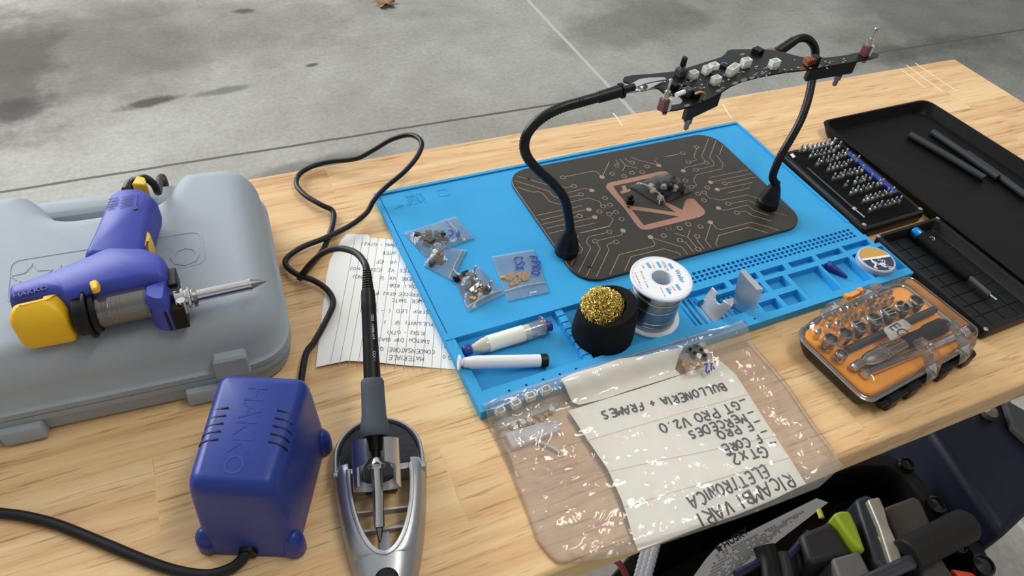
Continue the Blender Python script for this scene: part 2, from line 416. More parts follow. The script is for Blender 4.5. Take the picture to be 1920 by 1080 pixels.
def floor_mat():
    m, nt, p = newmat('concrete_floor')
    n, l = nt.nodes, nt.links
    tc = n.new('ShaderNodeTexCoord')
    def nz(scale, detail, vec=None, rough=0.55, dist=0.0):
        t = n.new('ShaderNodeTexNoise'); t.inputs['Scale'].default_value = scale; t.inputs['Detail'].default_value = detail
        t.inputs['Roughness'].default_value = rough; t.inputs['Distortion'].default_value = dist
        l.new(vec if vec else tc.outputs['Object'], t.inputs['Vector']); return t
    big = nz(0.9, 4, dist=0.4)
    mid = nz(5.5, 7, rough=0.68)
    fine = nz(60, 6, rough=0.7)
    r1 = n.new('ShaderNodeValToRGB'); q = r1.color_ramp.elements
    q[0].position = 0.33; q[0].color = hexc('93928B'); q[1].position = 0.68; q[1].color = hexc('B1B0AA')
    l.new(big.outputs['Fac'], r1.inputs['Fac'])
    r2 = n.new('ShaderNodeValToRGB'); q = r2.color_ramp.elements
    q[0].position = 0.30; q[0].color = (0.82, 0.815, 0.80, 1); q[1].position = 0.62; q[1].color = (1.06, 1.06, 1.06, 1)
    l.new(mid.outputs['Fac'], r2.inputs['Fac'])
    mx = n.new('ShaderNodeMix'); mx.data_type = 'RGBA'; mx.blend_type = 'MULTIPLY'; mx.inputs[0].default_value = 0.75
    l.new(r1.outputs['Color'], mx.inputs[6]); l.new(r2.outputs['Color'], mx.inputs[7])
    r3 = n.new('ShaderNodeValToRGB'); q = r3.color_ramp.elements
    q[0].position = 0.35; q[0].color = (0.80, 0.80, 0.79, 1); q[1].position = 0.65; q[1].color = (1.08, 1.08, 1.08, 1)
    l.new(fine.outputs['Fac'], r3.inputs['Fac'])
    mx2 = n.new('ShaderNodeMix'); mx2.data_type = 'RGBA'; mx2.blend_type = 'MULTIPLY'; mx2.inputs[0].default_value = 0.8
    l.new(mx.outputs[2], mx2.inputs[6]); l.new(r3.outputs['Color'], mx2.inputs[7])
    last = mx2.outputs[2]
    # small stains and broad darker patches on the slab
    def dark_patch(last, c, rx, ry, ang, colr, amt, ns=6.0):
        mp = n.new('ShaderNodeMapping'); mp.vector_type = 'TEXTURE'
        mp.inputs['Location'].default_value = (c[0], c[1], 0); mp.inputs['Rotation'].default_value = (0, 0, R(ang)); mp.inputs['Scale'].default_value = (rx, ry, 1)
        l.new(tc.outputs['Object'], mp.inputs['Vector'])
        ln = n.new('ShaderNodeVectorMath'); ln.operation = 'LENGTH'; l.new(mp.outputs[0], ln.inputs[0])
        t = nz(ns, 5, rough=0.65)
        ad = n.new('ShaderNodeMath'); ad.operation = 'MULTIPLY_ADD'; ad.inputs[1].default_value = 1.5
        l.new(t.outputs['Fac'], ad.inputs[0]); l.new(ln.outputs['Value'], ad.inputs[2])
        mr = n.new('ShaderNodeMapRange'); mr.interpolation_type = 'SMOOTHSTEP'
        mr.inputs['From Min'].default_value = 1.15; mr.inputs['From Max'].default_value = 1.85; mr.inputs['To Min'].default_value = amt; mr.inputs['To Max'].default_value = 0
        l.new(ad.outputs[0], mr.inputs['Value'])
        k = n.new('ShaderNodeMix'); k.data_type = 'RGBA'; k.blend_type = 'MULTIPLY'
        l.new(mr.outputs['Result'], k.inputs[0]); l.new(last, k.inputs[6]); k.inputs[7].default_value = hexc(colr)
        return k.outputs[2]
    for px, py, rx, ry, an, c, a, ns in ((300, 70, 1.15, .42, 6, '949085', .5, 3.5), (15, 130, .22, .6, 0, '6E665B', .6, 6), (282, 192, .13, .035, 8, '55524A', .85, 9),
                                     (30, 210, .1, .1, 0, '5C554C', .7, 9), (420, 170, .14, .03, 5, '74716A', .6, 9), (455, 21, .06, .03, 0, '5A5751', .7, 9), (95, 90, .7, .7, 0, 'A39D90', .5, 3),
                                     (1850, 20, 1.2, .8, 0, '8C8B86', .6, 2.5), (1200, 40, .6, .25, 20, '8A8983', .5, 4), (585, 122, .035, .015, 10, '4E4B45', .8, 9),
                                     (600, 310, .3, .06, 5, '85837D', .6, 5), (1700, 95, .7, .1, 0, '9A9994', .5, 5)):
        c0 = at(px, py, -TZ)
        last = dark_patch(last, (c0.x, c0.y), rx, ry, an, c, a, ns)
    # saw-cut joints: one dark along the bench, one pale across it
    sp = n.new('ShaderNodeSeparateXYZ'); l.new(tc.outputs['Object'], sp.inputs[0])
    def joint(last, axis, pos, w, colr, lo=None):
        wv = n.new('ShaderNodeMath'); wv.operation = 'MULTIPLY_ADD'; wv.inputs[1].default_value = 0.012
        l.new(mid.outputs['Fac'], wv.inputs[0]); l.new(sp.outputs[axis], wv.inputs[2])
        s = n.new('ShaderNodeMath'); s.operation = 'SUBTRACT'; s.inputs[1].default_value = pos + 0.006; l.new(wv.outputs[0], s.inputs[0])
        ab = n.new('ShaderNodeMath'); ab.operation = 'ABSOLUTE'; l.new(s.outputs[0], ab.inputs[0])
        lt = n.new('ShaderNodeMath'); lt.operation = 'LESS_THAN'; lt.inputs[1].default_value = w; l.new(ab.outputs[0], lt.inputs[0])
        k = n.new('ShaderNodeMix'); k.data_type = 'RGBA'
        l.new(lt.outputs[0], k.inputs[0]); l.new(last, k.inputs[6]); k.inputs[7].default_value = hexc(colr)
        return k.outputs[2]
    last = joint(last, 'Y', 2.125, 0.006, '5E584F')
    last = joint(last, 'X', 1.503, 0.008, 'BDBBB5')
    l.new(last, p.inputs['Base Color'])
    p.inputs['Roughness'].default_value = 0.7
    p.inputs['Specular IOR Level'].default_value = 0.3
    b = n.new('ShaderNodeBump'); b.inputs['Strength'].default_value = 0.25; b.inputs['Distance'].default_value = 0.002
    l.new(fine.outputs['Fac'], b.inputs['Height']); l.new(b.outputs['Normal'], p.inputs['Normal'])
    return m

M_wood = wood_mat()
M_floor = floor_mat()
M_mat = mat('blue_silicone', '35A0D9', .55, spec=.3, bump=.06, bscale=900, var=.06, vscale=25)
M_case = mat('grey_moulded_plastic', '9DA7AF', .62, spec=.3, bump=.25, bscale=1300, var=.05, vscale=9)
M_psblue = mat('royal_blue_plastic', '203788', .38, spec=.4, bump=.05, bscale=900)
M_gunblue = mat('blue_violet_plastic', '3A46A8', .48, spec=.4, bump=.05, bscale=1200)
M_yellow = mat('yellow_plastic', 'F2C21E', .45, bump=.05, bscale=1200)
M_black = mat('black_plastic', '0C0C0E', .42, spec=.32)
M_blackm = mat('matte_black_rubber', '0B0C0E', .75, spec=.2, bump=.15, bscale=700)
M_cord = mat('black_cord_rubber', '101113', .45, spec=.35)
M_chrome = mat('polished_steel', 'D2D2D0', .16, metal=1.0)
M_steel = mat('brushed_steel', 'B9B9B8', .32, metal=1.0, rvar=.1, vscale=120)
M_dsteel = mat('dull_steel', '8B8B8C', .38, metal=1.0)
M_alu = mat('satin_aluminium', 'DCDDE0', .32, metal=1.0, bump=.08, bscale=300)
M_solder = mat('solder_wire_metal', 'CFCFCC', .18, metal=1.0)
M_brass = mat('brass_wire', 'F2DA80', .3, metal=1.0)
M_copper = mat('copper_trace', 'B0917E', .5, metal=.35)
M_copperm = mat('copper_metal', 'C98A60', .3, metal=1.0)
M_white = mat('white_plastic', 'EDEDE9', .45, sss=.0)
M_paper = mat('white_paper', 'F0F0EC', .85, spec=.1, var=.02, vscale=60)
M_label = mat('off_white_paper', 'F6F3EA', .85, spec=.1, var=.03, vscale=60)
M_ink = mat('black_marker_ink', '0A0A0C', .6)
M_pen = mat('grey_pen_ink', '4A4C57', .6)
M_rule = mat('blue_grey_ruled_line', '8F939E', .7)
M_bluepen = mat('blue_marker_ink', '25339A', .5)
M_navy = mat('navy_plastic', '1E2F86', .4)
M_grip = mat('grey_foam_grip', '4D565F', .7, spec=.25, bump=.1, bscale=900)
M_stand = mat('silver_painted_plastic', 'A5A8AD', .34, metal=.75, bump=.04, bscale=1500)
M_sponge = mat('dark_grey_sponge', '3B3C3F', .9, spec=.1, bump=1.0, bscale=420, var=.35, vscale=260)
M_orange = mat('orange_plastic', 'E8952E', .5)
M_print = mat('white_print', 'DADDE0', .6)
M_lime = mat('lime_green_plastic', '9DB42C', .45)
M_grey = mat('dark_grey_plastic', '3A3B3F', .5)
M_plate = mat('graphite_coated_steel', '45423B', .36, metal=.5, spec=.4, rvar=.05, vscale=30)
M_pcb = mat('black_circuit_board', '0E0F0B', .32, spec=.35)
M_film = film_mat('clear_bag_film', haze=.085, gloss=.03, hazecol=(1, 1, 1, 1))
M_film2 = film_mat('clear_poly_sheet', haze=.085, gloss=.05, bscale=45, bump=.6, hazecol=(1, 1, 1, 1))
M_clear = film_mat('clear_hard_plastic', haze=.012, gloss=.05, rough=.03, bump=.05, bscale=30)
# ---------------------------------------------------------------- floor
fl = MB().box(-5, 7, -3, 7, -0.1, 0).build('floor', M_floor)
fl['kind'] = 'structure'
M_wall = mat('painted_wall', 'BDBAB3', .8)
for nm, a in (('wall_back', (-5, 7, -3.1, -3, 0, 3.4)), ('wall_left', (-5.1, -5, -3, 7, 0, 3.4))):
    w_ = MB().box(*a).build(nm, M_wall); w_['kind'] = 'structure'

# ---------------------------------------------------------------- workbench
BX0, BX1, BY0, BY1 = -1.00, 1.243, 0.186, 0.762
wb = thing('workbench', 'butcher-block workbench top of glued pale wood staves holding all the tools', 'workbench', (0.12, 0.474, 0))
t = MB().box(BX0, BX1, BY0, BY1, TZ - 0.038, TZ)
t.build('tabletop', M_wood, wb, world=True, bevel=0.004, seg=3)
M_frame = mat('black_powder_coat', '1A1A1C', .5)
for lx in (-0.92, 1.16):
    for ly in (0.48, 0.69):
        MB().box(lx - .025, lx + .025, ly - .025, ly + .025, 0, TZ - .038).build('leg', M_frame, wb, world=True, bevel=.003)
MB().box(-0.92, 1.16, 0.67, 0.70, TZ - .10, TZ - .038).build('rail', M_frame, wb, world=True, bevel=.003)

# scuffs on the wood near its far corner
M_scuff = mat('pale_scuffed_wood', 'F3DFB8', .6)
for a, b in (((1700, 122), (1768, 172)), ((1716, 118), (1796, 172)), ((1690, 130), (1735, 165)), ((1355, 195), (1372, 222)), ((1150, 212), (1168, 236))):
    p, q = at(*a), at(*b)
    ribbon(MB(), [p.lerp(q, i / 6) + Vector((rnd.uniform(-1, 1) * .001, 0, 0)) for i in range(7)], .0022, .00012).build('scuff', M_scuff, wb, world=True)

# ---------------------------------------------------------------- silicone soldering mat
MAT_A = 0.0172
mroot = thing('soldering_mat', 'blue silicone soldering mat with moulded compartments along its front edge', 'soldering mat', V(.163, .679, .0006), MAT_A)
MM = Matrix.Translation(V(.163, .679, .0006)) @ Matrix.Rotation(MAT_A, 4, 'Z')
def matp(u, v, z=0.0):
    """mat millimetres (u right, v towards the viewer) to world"""
    return MM @ Vector((u / 1000, -v / 1000, z))
MZ, TT, FZ = .009, .0115, .002            # work surface, tray rim, compartment floor
rects = []                                  # u0, u1, v0, v1, height   (later ones win)
rects.append((-3, 541, 3, 340, MZ))
rects.append((-3, 541, 3, 7, .0105)); rects.append((-3, 1, 3, 240, .0105)); rects.append((537, 541, 3, 262, .0105))
rects.append((1, 537, 7, 8.5, .0078)); rects.append((1, 2.5, 7, 240, .0078)); rects.append((535.5, 537, 7, 262, .0085))
rects.append((-3, 541, 266, 340, TT)); rects.append((-3, 541, 240, 266, .0098)); rects.append((541, 553, 284, 340, TT))
rects.append((-3, 262, 240, 248, .0105))
for r_ in range(3):
    for c_ in range(36):
        u = 286 + c_ * 6.85
        if u < 532: rects.append((u, u + 4.6, 249.5 + r_ * 6, 253.5 + r_ * 6, .0055))
rects.append((7, 118, 248, 318, FZ)); rects.append((118, 127, 248, 318, .004)); rects.append((127, 256, 248, 320, FZ)); rects.append((256, 332, 290, 322, FZ)); rects.append((256, 272, 276, 322, FZ))
for i in range(8):
    rects.append((118.5, 127, 248.5 + i * 9.2, 256.2 + i * 9.2, .0092))
for i in range(11):
    rects.append((257 + i * 6.6, 260 + i * 6.6, 291 if i > 2 else 278, 321, .0045))
for a in ((495, 536, 274, 283), (453, 490, 275, 284), (411, 447, 275, 284), (369, 403, 275, 284), (325, 363, 275, 284), (272, 318, 276, 285),
          (397, 443, 291, 331), (447, 490, 291, 331), (496, 546, 290, 330), (365, 391, 290, 306), (365, 392, 314, 331), (335, 359, 316, 331), (335, 358, 290, 306)):
    rects.append(a + (FZ,))
for u, v in ((302, 333.5), (316, 332.5), (30, 325.5), (48, 325.2), (66, 325), (84, 325), (102, 325), (230, 330)):
    rects.append((u, u + 2.4, v, v + 2.4, .006))
rects.append((460, 462, 62, 64, .007))
us = sorted({q for a in rects for q in a[:2]}); vs_ = sorted({q for a in rects for q in a[2:4]})
H = [[None] * (len(vs_) - 1) for _ in range(len(us) - 1)]
ui = {q: i for i, q in enumerate(us)}; vi = {q: i for i, q in enumerate(vs_)}
for u0, u1, v0, v1, hh in rects:
    for i in range(ui[u0], ui[u1]):
        for j in range(vi[v0], vi[v1]): H[i][j] = hh
m = MB()
def quad(a, b, c, d): m.add([a, b, c, d], [(0, 1, 2, 3)])
for i in range(len(us) - 1):
    for j in range(len(vs_) - 1):
        h0 = H[i][j]
        if h0 is None: continue
        a, b, c, d = us[i] / 1000, us[i + 1] / 1000, -vs_[j] / 1000, -vs_[j + 1] / 1000
        quad((a, d, h0), (b, d, h0), (b, c, h0), (a, c, h0))
        quad((a, c, 0), (b, c, 0), (b, d, 0), (a, d, 0))
        for di, dj, p, q in ((1, 0, (b, d), (b, c)), (0, 1, (a, d), (b, d)), (-1, 0, (a, c), (a, d)), (0, -1, (b, c), (a, c))):
            ii, jj = i + di, j + dj
            h1 = H[ii][jj] if 0 <= ii < len(us) - 1 and 0 <= jj < len(vs_) - 1 else None
            if h1 is None: h1 = 0.0
            if h1 < h0 - 1e-7: quad(p + (h1,), q + (h1,), q + (h0,), p + (h0,))
mo = m.build('mat_sheet', M_mat, mroot)
bm = bmesh.new(); bm.from_mesh(mo.data); bmesh.ops.remove_doubles(bm, verts=bm.verts, dist=1e-6); bmesh.ops.recalc_face_normals(bm, faces=bm.faces); bm.to_mesh(mo.data); bm.free()
mo.data.polygons.foreach_set('use_smooth', [False] * len(mo.data.polygons))
# moulded marks near the far corner
em = MB()
for k, (s, v0, u0, sz) in enumerate((('CAUTION HOT', 27, 52, 5), ('N 2023', 21, 52, 5), ('SILICONE', 14, 52, 4))):
    handwrite(em, s, (u0 / 1000, -v0 / 1000 - .004), (-1, 0), (0, -1), sz / 1000, .0007, lambda x, y: MZ, pitch=.95, th=.0004)
ribbon(em, [(p[0], p[1], MZ) for p in rrect(.070, .084, -.032, -.020, .002)], .0009, .0004, closed=True)
em.build('moulded_marking', M_mat, mroot)

# ---------------------------------------------------------------- copper-marked steel plate on the mat
PZ = .0128
proot = thing('steel_plate', 'dark rounded steel plate with copper circuit pattern lying on the blue mat', 'steel plate', matp(322.5, 122, MZ + .0002), MAT_A - .005)
hw, hd = .1600, .1050
MB().puff(rrect(-hw, hw, -hd, hd, .030, 8), [(0, .0006), (.0005, 0), (.0033, 0), (.0038, .0005)]).build('plate_body', M_plate, proot)
PT = TZ + MZ + .0046                       # top of the plate
cu = MB(); dots = cu; rings = cu
def A_(p): return (960 + p[0] / 5.4, 240 + p[1] / 5.4)
def B_(p): return (1220 + p[0] / 4.5, 240 + p[1] / 4.5)
def C_(p): return (1040 + p[0] / 6.4, 400 + p[1] / 6.4)
def D_(p): return (1130 + p[0] / 8.31, 310 + p[1] / 8.31)
def on(f, p): return at(*f(p), PT - TZ)
PMI = (Matrix.Translation(proot.location) @ Matrix.Rotation(proot.rotation_euler.z, 4, 'Z')).inverted()
def on_plate(p):
    q = PMI @ p; x, y = abs(q.x) - (hw - .030), abs(q.y) - (hd - .030)
    return max(x, y) < .0275 and (x < 0 or y < 0 or math.hypot(x, y) < .0275)
def tr(f, *pts):
    W = [on(f, p) for p in pts]; run = []
    for a, b in zip(W, W[1:]):
        n_ = max(1, int((b - a).length / .002))
        seg = [a.lerp(b, k / n_) for k in range(n_ + 1)]
        ok = [q for q in seg if on_plate(q)]
        if not ok: continue
        for q in (ok[0], ok[-1]):
            if not run or (q - run[-1]).length > 1e-5: run.append(q)
    if len(run) > 1: ribbon(cu, run, .00075, .00008)
def ring(f, *pts):
    for p in pts:
        c = on(f, p)
        ribbon(rings, [c + Vector((math.cos(R(a)), math.sin(R(a)), 0)) * .0031 for a in range(0, 360, 24)], .0008, .00008, closed=True)
def dot(f, *pts):
    for p in pts:
        c = on(f, p)
        dots.lathe([(.0034, 0), (.0034, .0001)], 16, c=tuple(c))
tr(A_, (20, 478), (375, 580), (470, 560), (500, 590), (540, 607), (605, 592)); ring(A_, (627, 588))
tr(A_, (0, 525), (375, 640), (420, 690), (490, 717), (600, 697), (675, 680)); ring(A_, (698, 672))
tr(A_, (20, 590), (215, 650), (265, 645), (310, 660), (375, 740), (475, 773), (545, 760), (615, 745), (770, 708), (885, 743), (910, 785)); ring(A_, (922, 793)); tr(A_, (938, 790), (972, 780)); ring(A_, (993, 778))
tr(A_, (565, 655), (740, 610), (790, 622)); dot(A_, (808, 633))
tr(A_, (230, 890), (560, 820), (710, 785))
tr(A_, (260, 940), (550, 872), (755, 825)); dot(A_, (778, 825))
tr(A_, (290, 980), (550, 920), (665, 895)); ring(A_, (683, 892))
tr(A_, (315, 1025), (550, 970), (820, 908)); dot(A_, (838, 903))
tr(A_, (345, 1075), (560, 1025), (845, 962))
tr(A_, (985, 885), (1025, 925), (990, 990), (690, 1062), (650, 1120)); ring(A_, (983, 870)); tr(A_, (1000, 867), (1032, 856)); ring(A_, (1052, 853))
tr(A_, (540, 493), (830, 435), (860, 445), (905, 490)); ring(A_, (517, 500)); dot(A_, (912, 498)); tr(A_, (915, 490), (988, 335))
tr(A_, (1048, 322), (1075, 355), (1065, 375)); ring(A_, (1060, 382)); tr(A_, (1092, 315), (1150, 378), (1268, 408)); tr(A_, (1150, 378), (1118, 435)); tr(A_, (1143, 305), (1175, 338), (1200, 346)); ring(A_, (1217, 350))
tr(A_, (1203, 290), (1270, 322), (1420, 360), (1487, 380)); dot(A_, (1487, 380)); tr(A_, (1475, 372), (1445, 325), (1480, 303), (1636, 278))
ring(A_, (1015, 463), (1133, 487), (1215, 453), (1318, 447), (1367, 390), (942, 710), (885, 845), (1110, 922), (1585, 1020))
ring(B_, (272, 213)); tr(B_, (35, 270), (55, 255), (258, 215))
ring(B_, (388, 160)); tr(B_, (388, 172), (365, 240), (385, 270), (332, 287)); ring(B_, (318, 288))
tr(B_, (490, 85), (430, 240), (468, 288)); ring(B_, (470, 294)); tr(B_, (455, 296), (290, 335), (275, 355)); dot(B_, (275, 362))
tr(B_, (553, 100), (497, 250), (537, 295), (527, 320), (396, 351)); ring(B_, (380, 353))
tr(B_, (612, 140), (582, 222)); tr(B_, (555, 230), (610, 300), (600, 345), (385, 395), (362, 440), (390, 485), (358, 495)); ring(B_, (345, 496), (293, 443), (477, 503), (450, 610), (400, 555))
tr(B_, (415, 553), (440, 546)); ring(B_, (452, 543)); tr(B_, (460, 555), (495, 590), (590, 610), (810, 565), (870, 580), (960, 615))
tr(B_, (500, 418), (825, 352)); tr(B_, (505, 458), (860, 383)); dot(B_, (505, 458)); tr(B_, (640, 467), (890, 412)); ring(B_, (625, 468)); tr(B_, (565, 519), (860, 460)); dot(B_, (563, 519)); tr(B_, (650, 548), (840, 505))
ring(B_, (655, 640)); tr(B_, (670, 638), (820, 610), (870, 630), (930, 680), (1150, 740)); dot(B_, (572, 676)); tr(B_, (575, 680), (620, 695), (820, 650), (860, 690), (1000, 740))
ring(B_, (727, 715)); tr(B_, (743, 712), (800, 700), (860, 740), (1020, 785)); dot(B_, (503, 796)); tr(B_, (508, 805), (462, 950), (535, 1040)); tr(B_, (510, 800), (560, 850), (595, 858), (850, 795), (1110, 870))
tr(B_, (585, 1030), (548, 975), (575, 905), (825, 838), (1060, 905)); ring(B_, (318, 812), (245, 845), (153, 850), (110, 908), (420, 832))
tr(B_, (333, 860), (312, 920), (205, 888)); tr(B_, (312, 920), (390, 1012)); ring(B_, (400, 1023)); tr(B_, (408, 1035), (432, 1062)); ring(B_, (393, 913)); tr(B_, (390, 927), (390, 945), (475, 1048)); ring(B_, (248, 947)); tr(B_, (262, 953), (295, 965), (380, 1068))
tr(C_, (180, 650), (265, 485), (310, 475), (335, 430), (262, 315), (300, 240), (665, 155))
tr(C_, (265, 750), (432, 418), (378, 340), (410, 280), (635, 230)); ring(C_, (655, 223))
tr(C_, (365, 790), (548, 420), (500, 350)); ring(C_, (485, 335)); tr(C_, (505, 330), (800, 260), (820, 225)); dot(C_, (820, 207))
tr(C_, (480, 805), (655, 430), (622, 385), (650, 365), (718, 347)); ring(C_, (738, 342))
tr(C_, (640, 780), (775, 495), (1190, 395), (1205, 365), (1160, 295)); dot(C_, (1150, 285)); tr(C_, (1160, 292), (1525, 405), (1620, 520))
tr(C_, (820, 732), (915, 520), (1310, 425), (1495, 480), (1550, 550))
cu.build('copper_pattern', M_copper, proot, world=True)
lg = MB()
def lgp(*pts): lg.prism([on(D_, p) for p in pts][::-1], PT, PT + .0001)
lgp((52, 330), (75, 280), (130, 265), (900, 95), (985, 95), (1030, 112), (1010, 140), (160, 325))
lgp((52, 330), (160, 325), (250, 450), (450, 690), (640, 935), (600, 995), (535, 940), (330, 660), (60, 360))
lgp((600, 995), (640, 935), (1190, 800), (1540, 790), (1500, 810), (720, 1000), (650, 1003))
lgp((1190, 800), (1240, 700), (1290, 545), (1330, 522), (1390, 515), (1430, 530), (1590, 700), (1600, 750), (1540, 790))
lgp((370, 640), (420, 625), (1140, 735), (1190, 800), (860, 745), (450, 690))
lgp((935, 585), (985, 570), (1240, 695), (1190, 800), (1140, 735))
lgp((280, 330), (352, 308), (375, 375), (430, 365), (430, 405), (290, 445), (272, 405), (318, 392), (304, 345))
lg.build('copper_emblem', mat('rose_copper_print', 'AE8270', .5, metal=.3), proot, world=True)
for f_, p in ((A_, (172, 515)), (C_, (415, 645))):
    MB().lathe([(.0024, 0), (.0024, .00012)], 14, c=tuple(on(f_, p))).build('screw_hole', M_black, proot, world=True)

# ---------------------------------------------------------------- grey tool case
CA = -R(3.4)
croot = thing('tool_case', 'grey blow-moulded plastic tool case with moulded carrying handle under the blue gun', 'tool case', V(-.212, .457), CA)
CMX = Matrix.Translation(V(-.212, .457)) @ Matrix.Rotation(CA, 4, 'Z')
CTOP = .085
poly = [(-.14, 0), (.233, 0), (.233, .245), (.152, .245), (.128, .195), (.050, .195), (.020, .245), (-.14, .245)]
rad = [.04, .045, .045, .016, .010, .010, .016, .04]
def case_ring(d, z):
    rr = [max(.004, q - d) if i not in (4, 5) else q + max(0, d) for i, q in enumerate(rad)]
    return [(p[0], p[1], z) for p in rpoly(inset(poly, d), rr, 8)]
MB().rings([case_ring(d, z) for z, d in [(0, .006), (.003, .001), (.006, 0), (.020, 0), (.020, -.0025), (.0265, -.0025), (.0265, .002)]]).build('case_base', M_case, croot)
MB().rings([case_ring(d, z) for z, d in [(.0275, .002), (.0275, -.0025), (.0335, -.0025), (.0345, -.0005), (.036, .0012), (.056, .003), (.066, .006), (.0745, .0105), (.081, .017), (.0842, .024), (CTOP, .031)]]).build('case_lid', M_case, croot, angle=50)
MB().puff(rrect(.015, .165, .212, .243, .008), [(.030, .005), (.034, .001), (.038, 0), (.056, 0), (.061, .002), (.064, .007)]).build('carry_handle', M_case, croot)
for u in (.010, .155):
    MB().puff(rrect(u - .017, u + .016, -.0095, .004, .003), [(.001, .003), (.004, 0), (.018, 0), (.0195, .001)]).build('latch', M_case, croot)
MB().puff(rrect(.166, .196, -.0075, .010, .003), [(.030, .0), (.050, .001), (.0525, .003)]).build('hinge_knuckle', M_case, croot)
lo = MB()
def case_xy(px, py): return CMX.inverted() @ at(px, py, CTOP)
pts = [case_xy(*p) for p in ((20, 490), (375, 433), (386, 492), (12, 570))]
o4 = rpoly([(p.x, p.y) for p in pts][::-1], .010, 5)
lo.tube([(p[0], p[1], CTOP - .0007) for p in o4 + o4[:1]], .0017, 6, flat=.8)
tx = text_mb('HAKKO', .04, .0006, align='LEFT', sx=1.05)
a0, a1 = case_xy(98, 520), case_xy(375, 478)
ang = math.atan2(a1.y - a0.y, a1.x - a0.x)
w = max(p.x for p in tx.v); s = (a1 - a0).length / w
tx.xf(Matrix.Translation((a0.x, a0.y, CTOP + .0001)) @ Matrix.Rotation(ang, 4, 'Z') @ Matrix.Diagonal((s, .95, 1, 1)))
lo.merge(tx)
c = case_xy(58, 520)
st = []
for k in range(10):
    r_ = .017 if k % 2 == 0 else .009
    st.append((c.x + r_ * math.sin(k * math.pi / 5), c.y + r_ * math.cos(k * math.pi / 5)))
lo.tube([(p[0], p[1], CTOP - .0008) for p in st + st[:1]], .0015, 6)
lo.build('moulded_lettering', M_case, croot)
# ---------------------------------------------------------------- desoldering gun lying on the case
GZ = CTOP
groot = thing('desoldering_gun', 'blue and yellow desoldering gun lying on its side on the grey case', 'desoldering gun', at(200, 540, GZ))
def gp(pts, z): return [tuple(at(p[0], p[1], p[2] if len(p) > 2 else z)[:2]) for p in pts][::-1]
def gz(z): return TZ + z
T_ = .124
body = gp([(17, 541, T_), (60, 528, T_), (112, 508, T_), (160, 488, T_), (205, 468, T_), (275, 470, T_), (309, 484, T_), (319, 512, .118), (321, 548, .112), (276, 556), (200, 572), (134, 578, .116), (112, 556, .124), (16, 572, .124)], .108)
MB().puffr(body, .004, [(gz(.090), .003), (gz(.094), .001), (gz(.100), 0), (gz(.119), 0), (gz(.125), .001), (gz(.1285), .0028), (gz(.1305), .0055)]).build('gun_body', M_gunblue, groot, world=True, angle=50)
hnd = gp([(158, 496, .115), (176, 450, .118), (198, 380, T_), (207, 360, T_), (238, 352, T_), (270, 353, T_), (294, 371, T_), (290, 398, .118), (282, 440, .116), (272, 500, .116)], .115)
MB().puffr(hnd, .005, [(gz(.089), .005), (gz(.094), .002), (gz(.102), 0), (gz(.117), 0), (gz(.123), .002), (gz(.1265), .0055)]).build('gun_grip', M_gunblue, groot, world=True, angle=50)
ne = gp([(268, 538, .122), (318, 522, .122), (325, 602, .100), (300, 602, .100), (283, 594, .100)], .108)
MB().puffr(ne, .002, [(gz(.0855), .002), (gz(.088), 0), (gz(.118), 0), (gz(.124), .003)]).build('nose_block', M_gunblue, groot, world=True)
# yellow rear housing
yc = gp([(12, 564, .126), (112, 541, .126), (121, 549, .122), (141, 627, .098), (48, 644, .098), (33, 636, .098)], .106)
MB().puffr(yc, .004, [(gz(.0855), .005), (gz(.089), .0015), (gz(.094), 0), (gz(.113), 0), (gz(.119), .0015), (gz(.124), .0045), (gz(.1275), .0085), (gz(.1290), .0125)]).build('rear_housing', M_yellow, groot, world=True, angle=50)
# filter pipe between the rear housing and the nose
fa, fb = at(139, 594, .1075), at(283, 564, .1075)
fd = (fb - fa).normalized()
MB().tube([fa + fd * .002, fa + fd * .010], .0165, 24).tube([fa + fd * .010, fa + fd * .013], .0205, 24).tube([fa + fd * .013, fa + fd * .018], .0165, 24).build('filter_ring', M_black, groot, world=True, bevel=.0008)
MB().tube([fa + fd * .017, fb - fd * .001], .0135, 24).build('filter_pipe', film_mat('smoky_clear_pipe', haze=.08, gloss=.12, tint=(.72, .72, .70, 1), bump=.02), groot, world=True)
sp = []
for i in range(120):
    a = i / 120 * 2 * math.pi * 6
    s1 = fd.cross(Vector((0, 0, 1))).normalized()
    sp.append(fa + fd * (.020 + .018 * i / 120) + (s1 * math.cos(a) + Vector((0, 0, 1)) * math.sin(a)) * .0112)
MB().tube(sp, .0005, 6).build('filter_spring', M_copperm, groot, world=True)
MB().tube([fa + fd * .026, fb - fd * .004], .0105, 20).build('filter_element', mat('used_filter', '77756A', .8), groot, world=True)
# yellow controls
c = at(177, 536, .131)
MB().puff([(c.x + p[0], c.y + p[1]) for p in rpoly([(-.004, .004), (-.0015, -.007), (.0035, -.006), (.0038, .003), (.001, .006)], .002, 3)], [(gz(.129), 0), (gz(.1325), .0006), (gz(.1335), .0016)]).build('release_button', M_yellow, groot, world=True)
trg = rpoly(gp([(263, 476), (268, 448), (284, 447), (288, 457), (283, 476)], .112), .0015, 3)
MB().puff(trg, [(gz(.103), .001), (gz(.105), 0), (gz(.119), 0), (gz(.121), .001)]).build('trigger', M_yellow, groot, world=True)
MB().puff(rpoly(gp([(272, 470), (275, 452), (279, 452), (277, 470)], .1212), .0004, 2), [(gz(.1209), 0), (gz(.1213), 0)]).build('trigger_marking', M_ink, groot, world=True)
ye = rpoly(gp([(253, 362), (262, 346), (277, 349), (281, 364)], .110), .0015, 3)
MB().puff(ye, [(gz(.098), 0), (gz(.120), 0), (gz(.121), .001)]).build('end_plug', M_yellow, groot, world=True)
M_gline = mat('deep_blue_plastic', '2C3684', .5)
ml = MB()
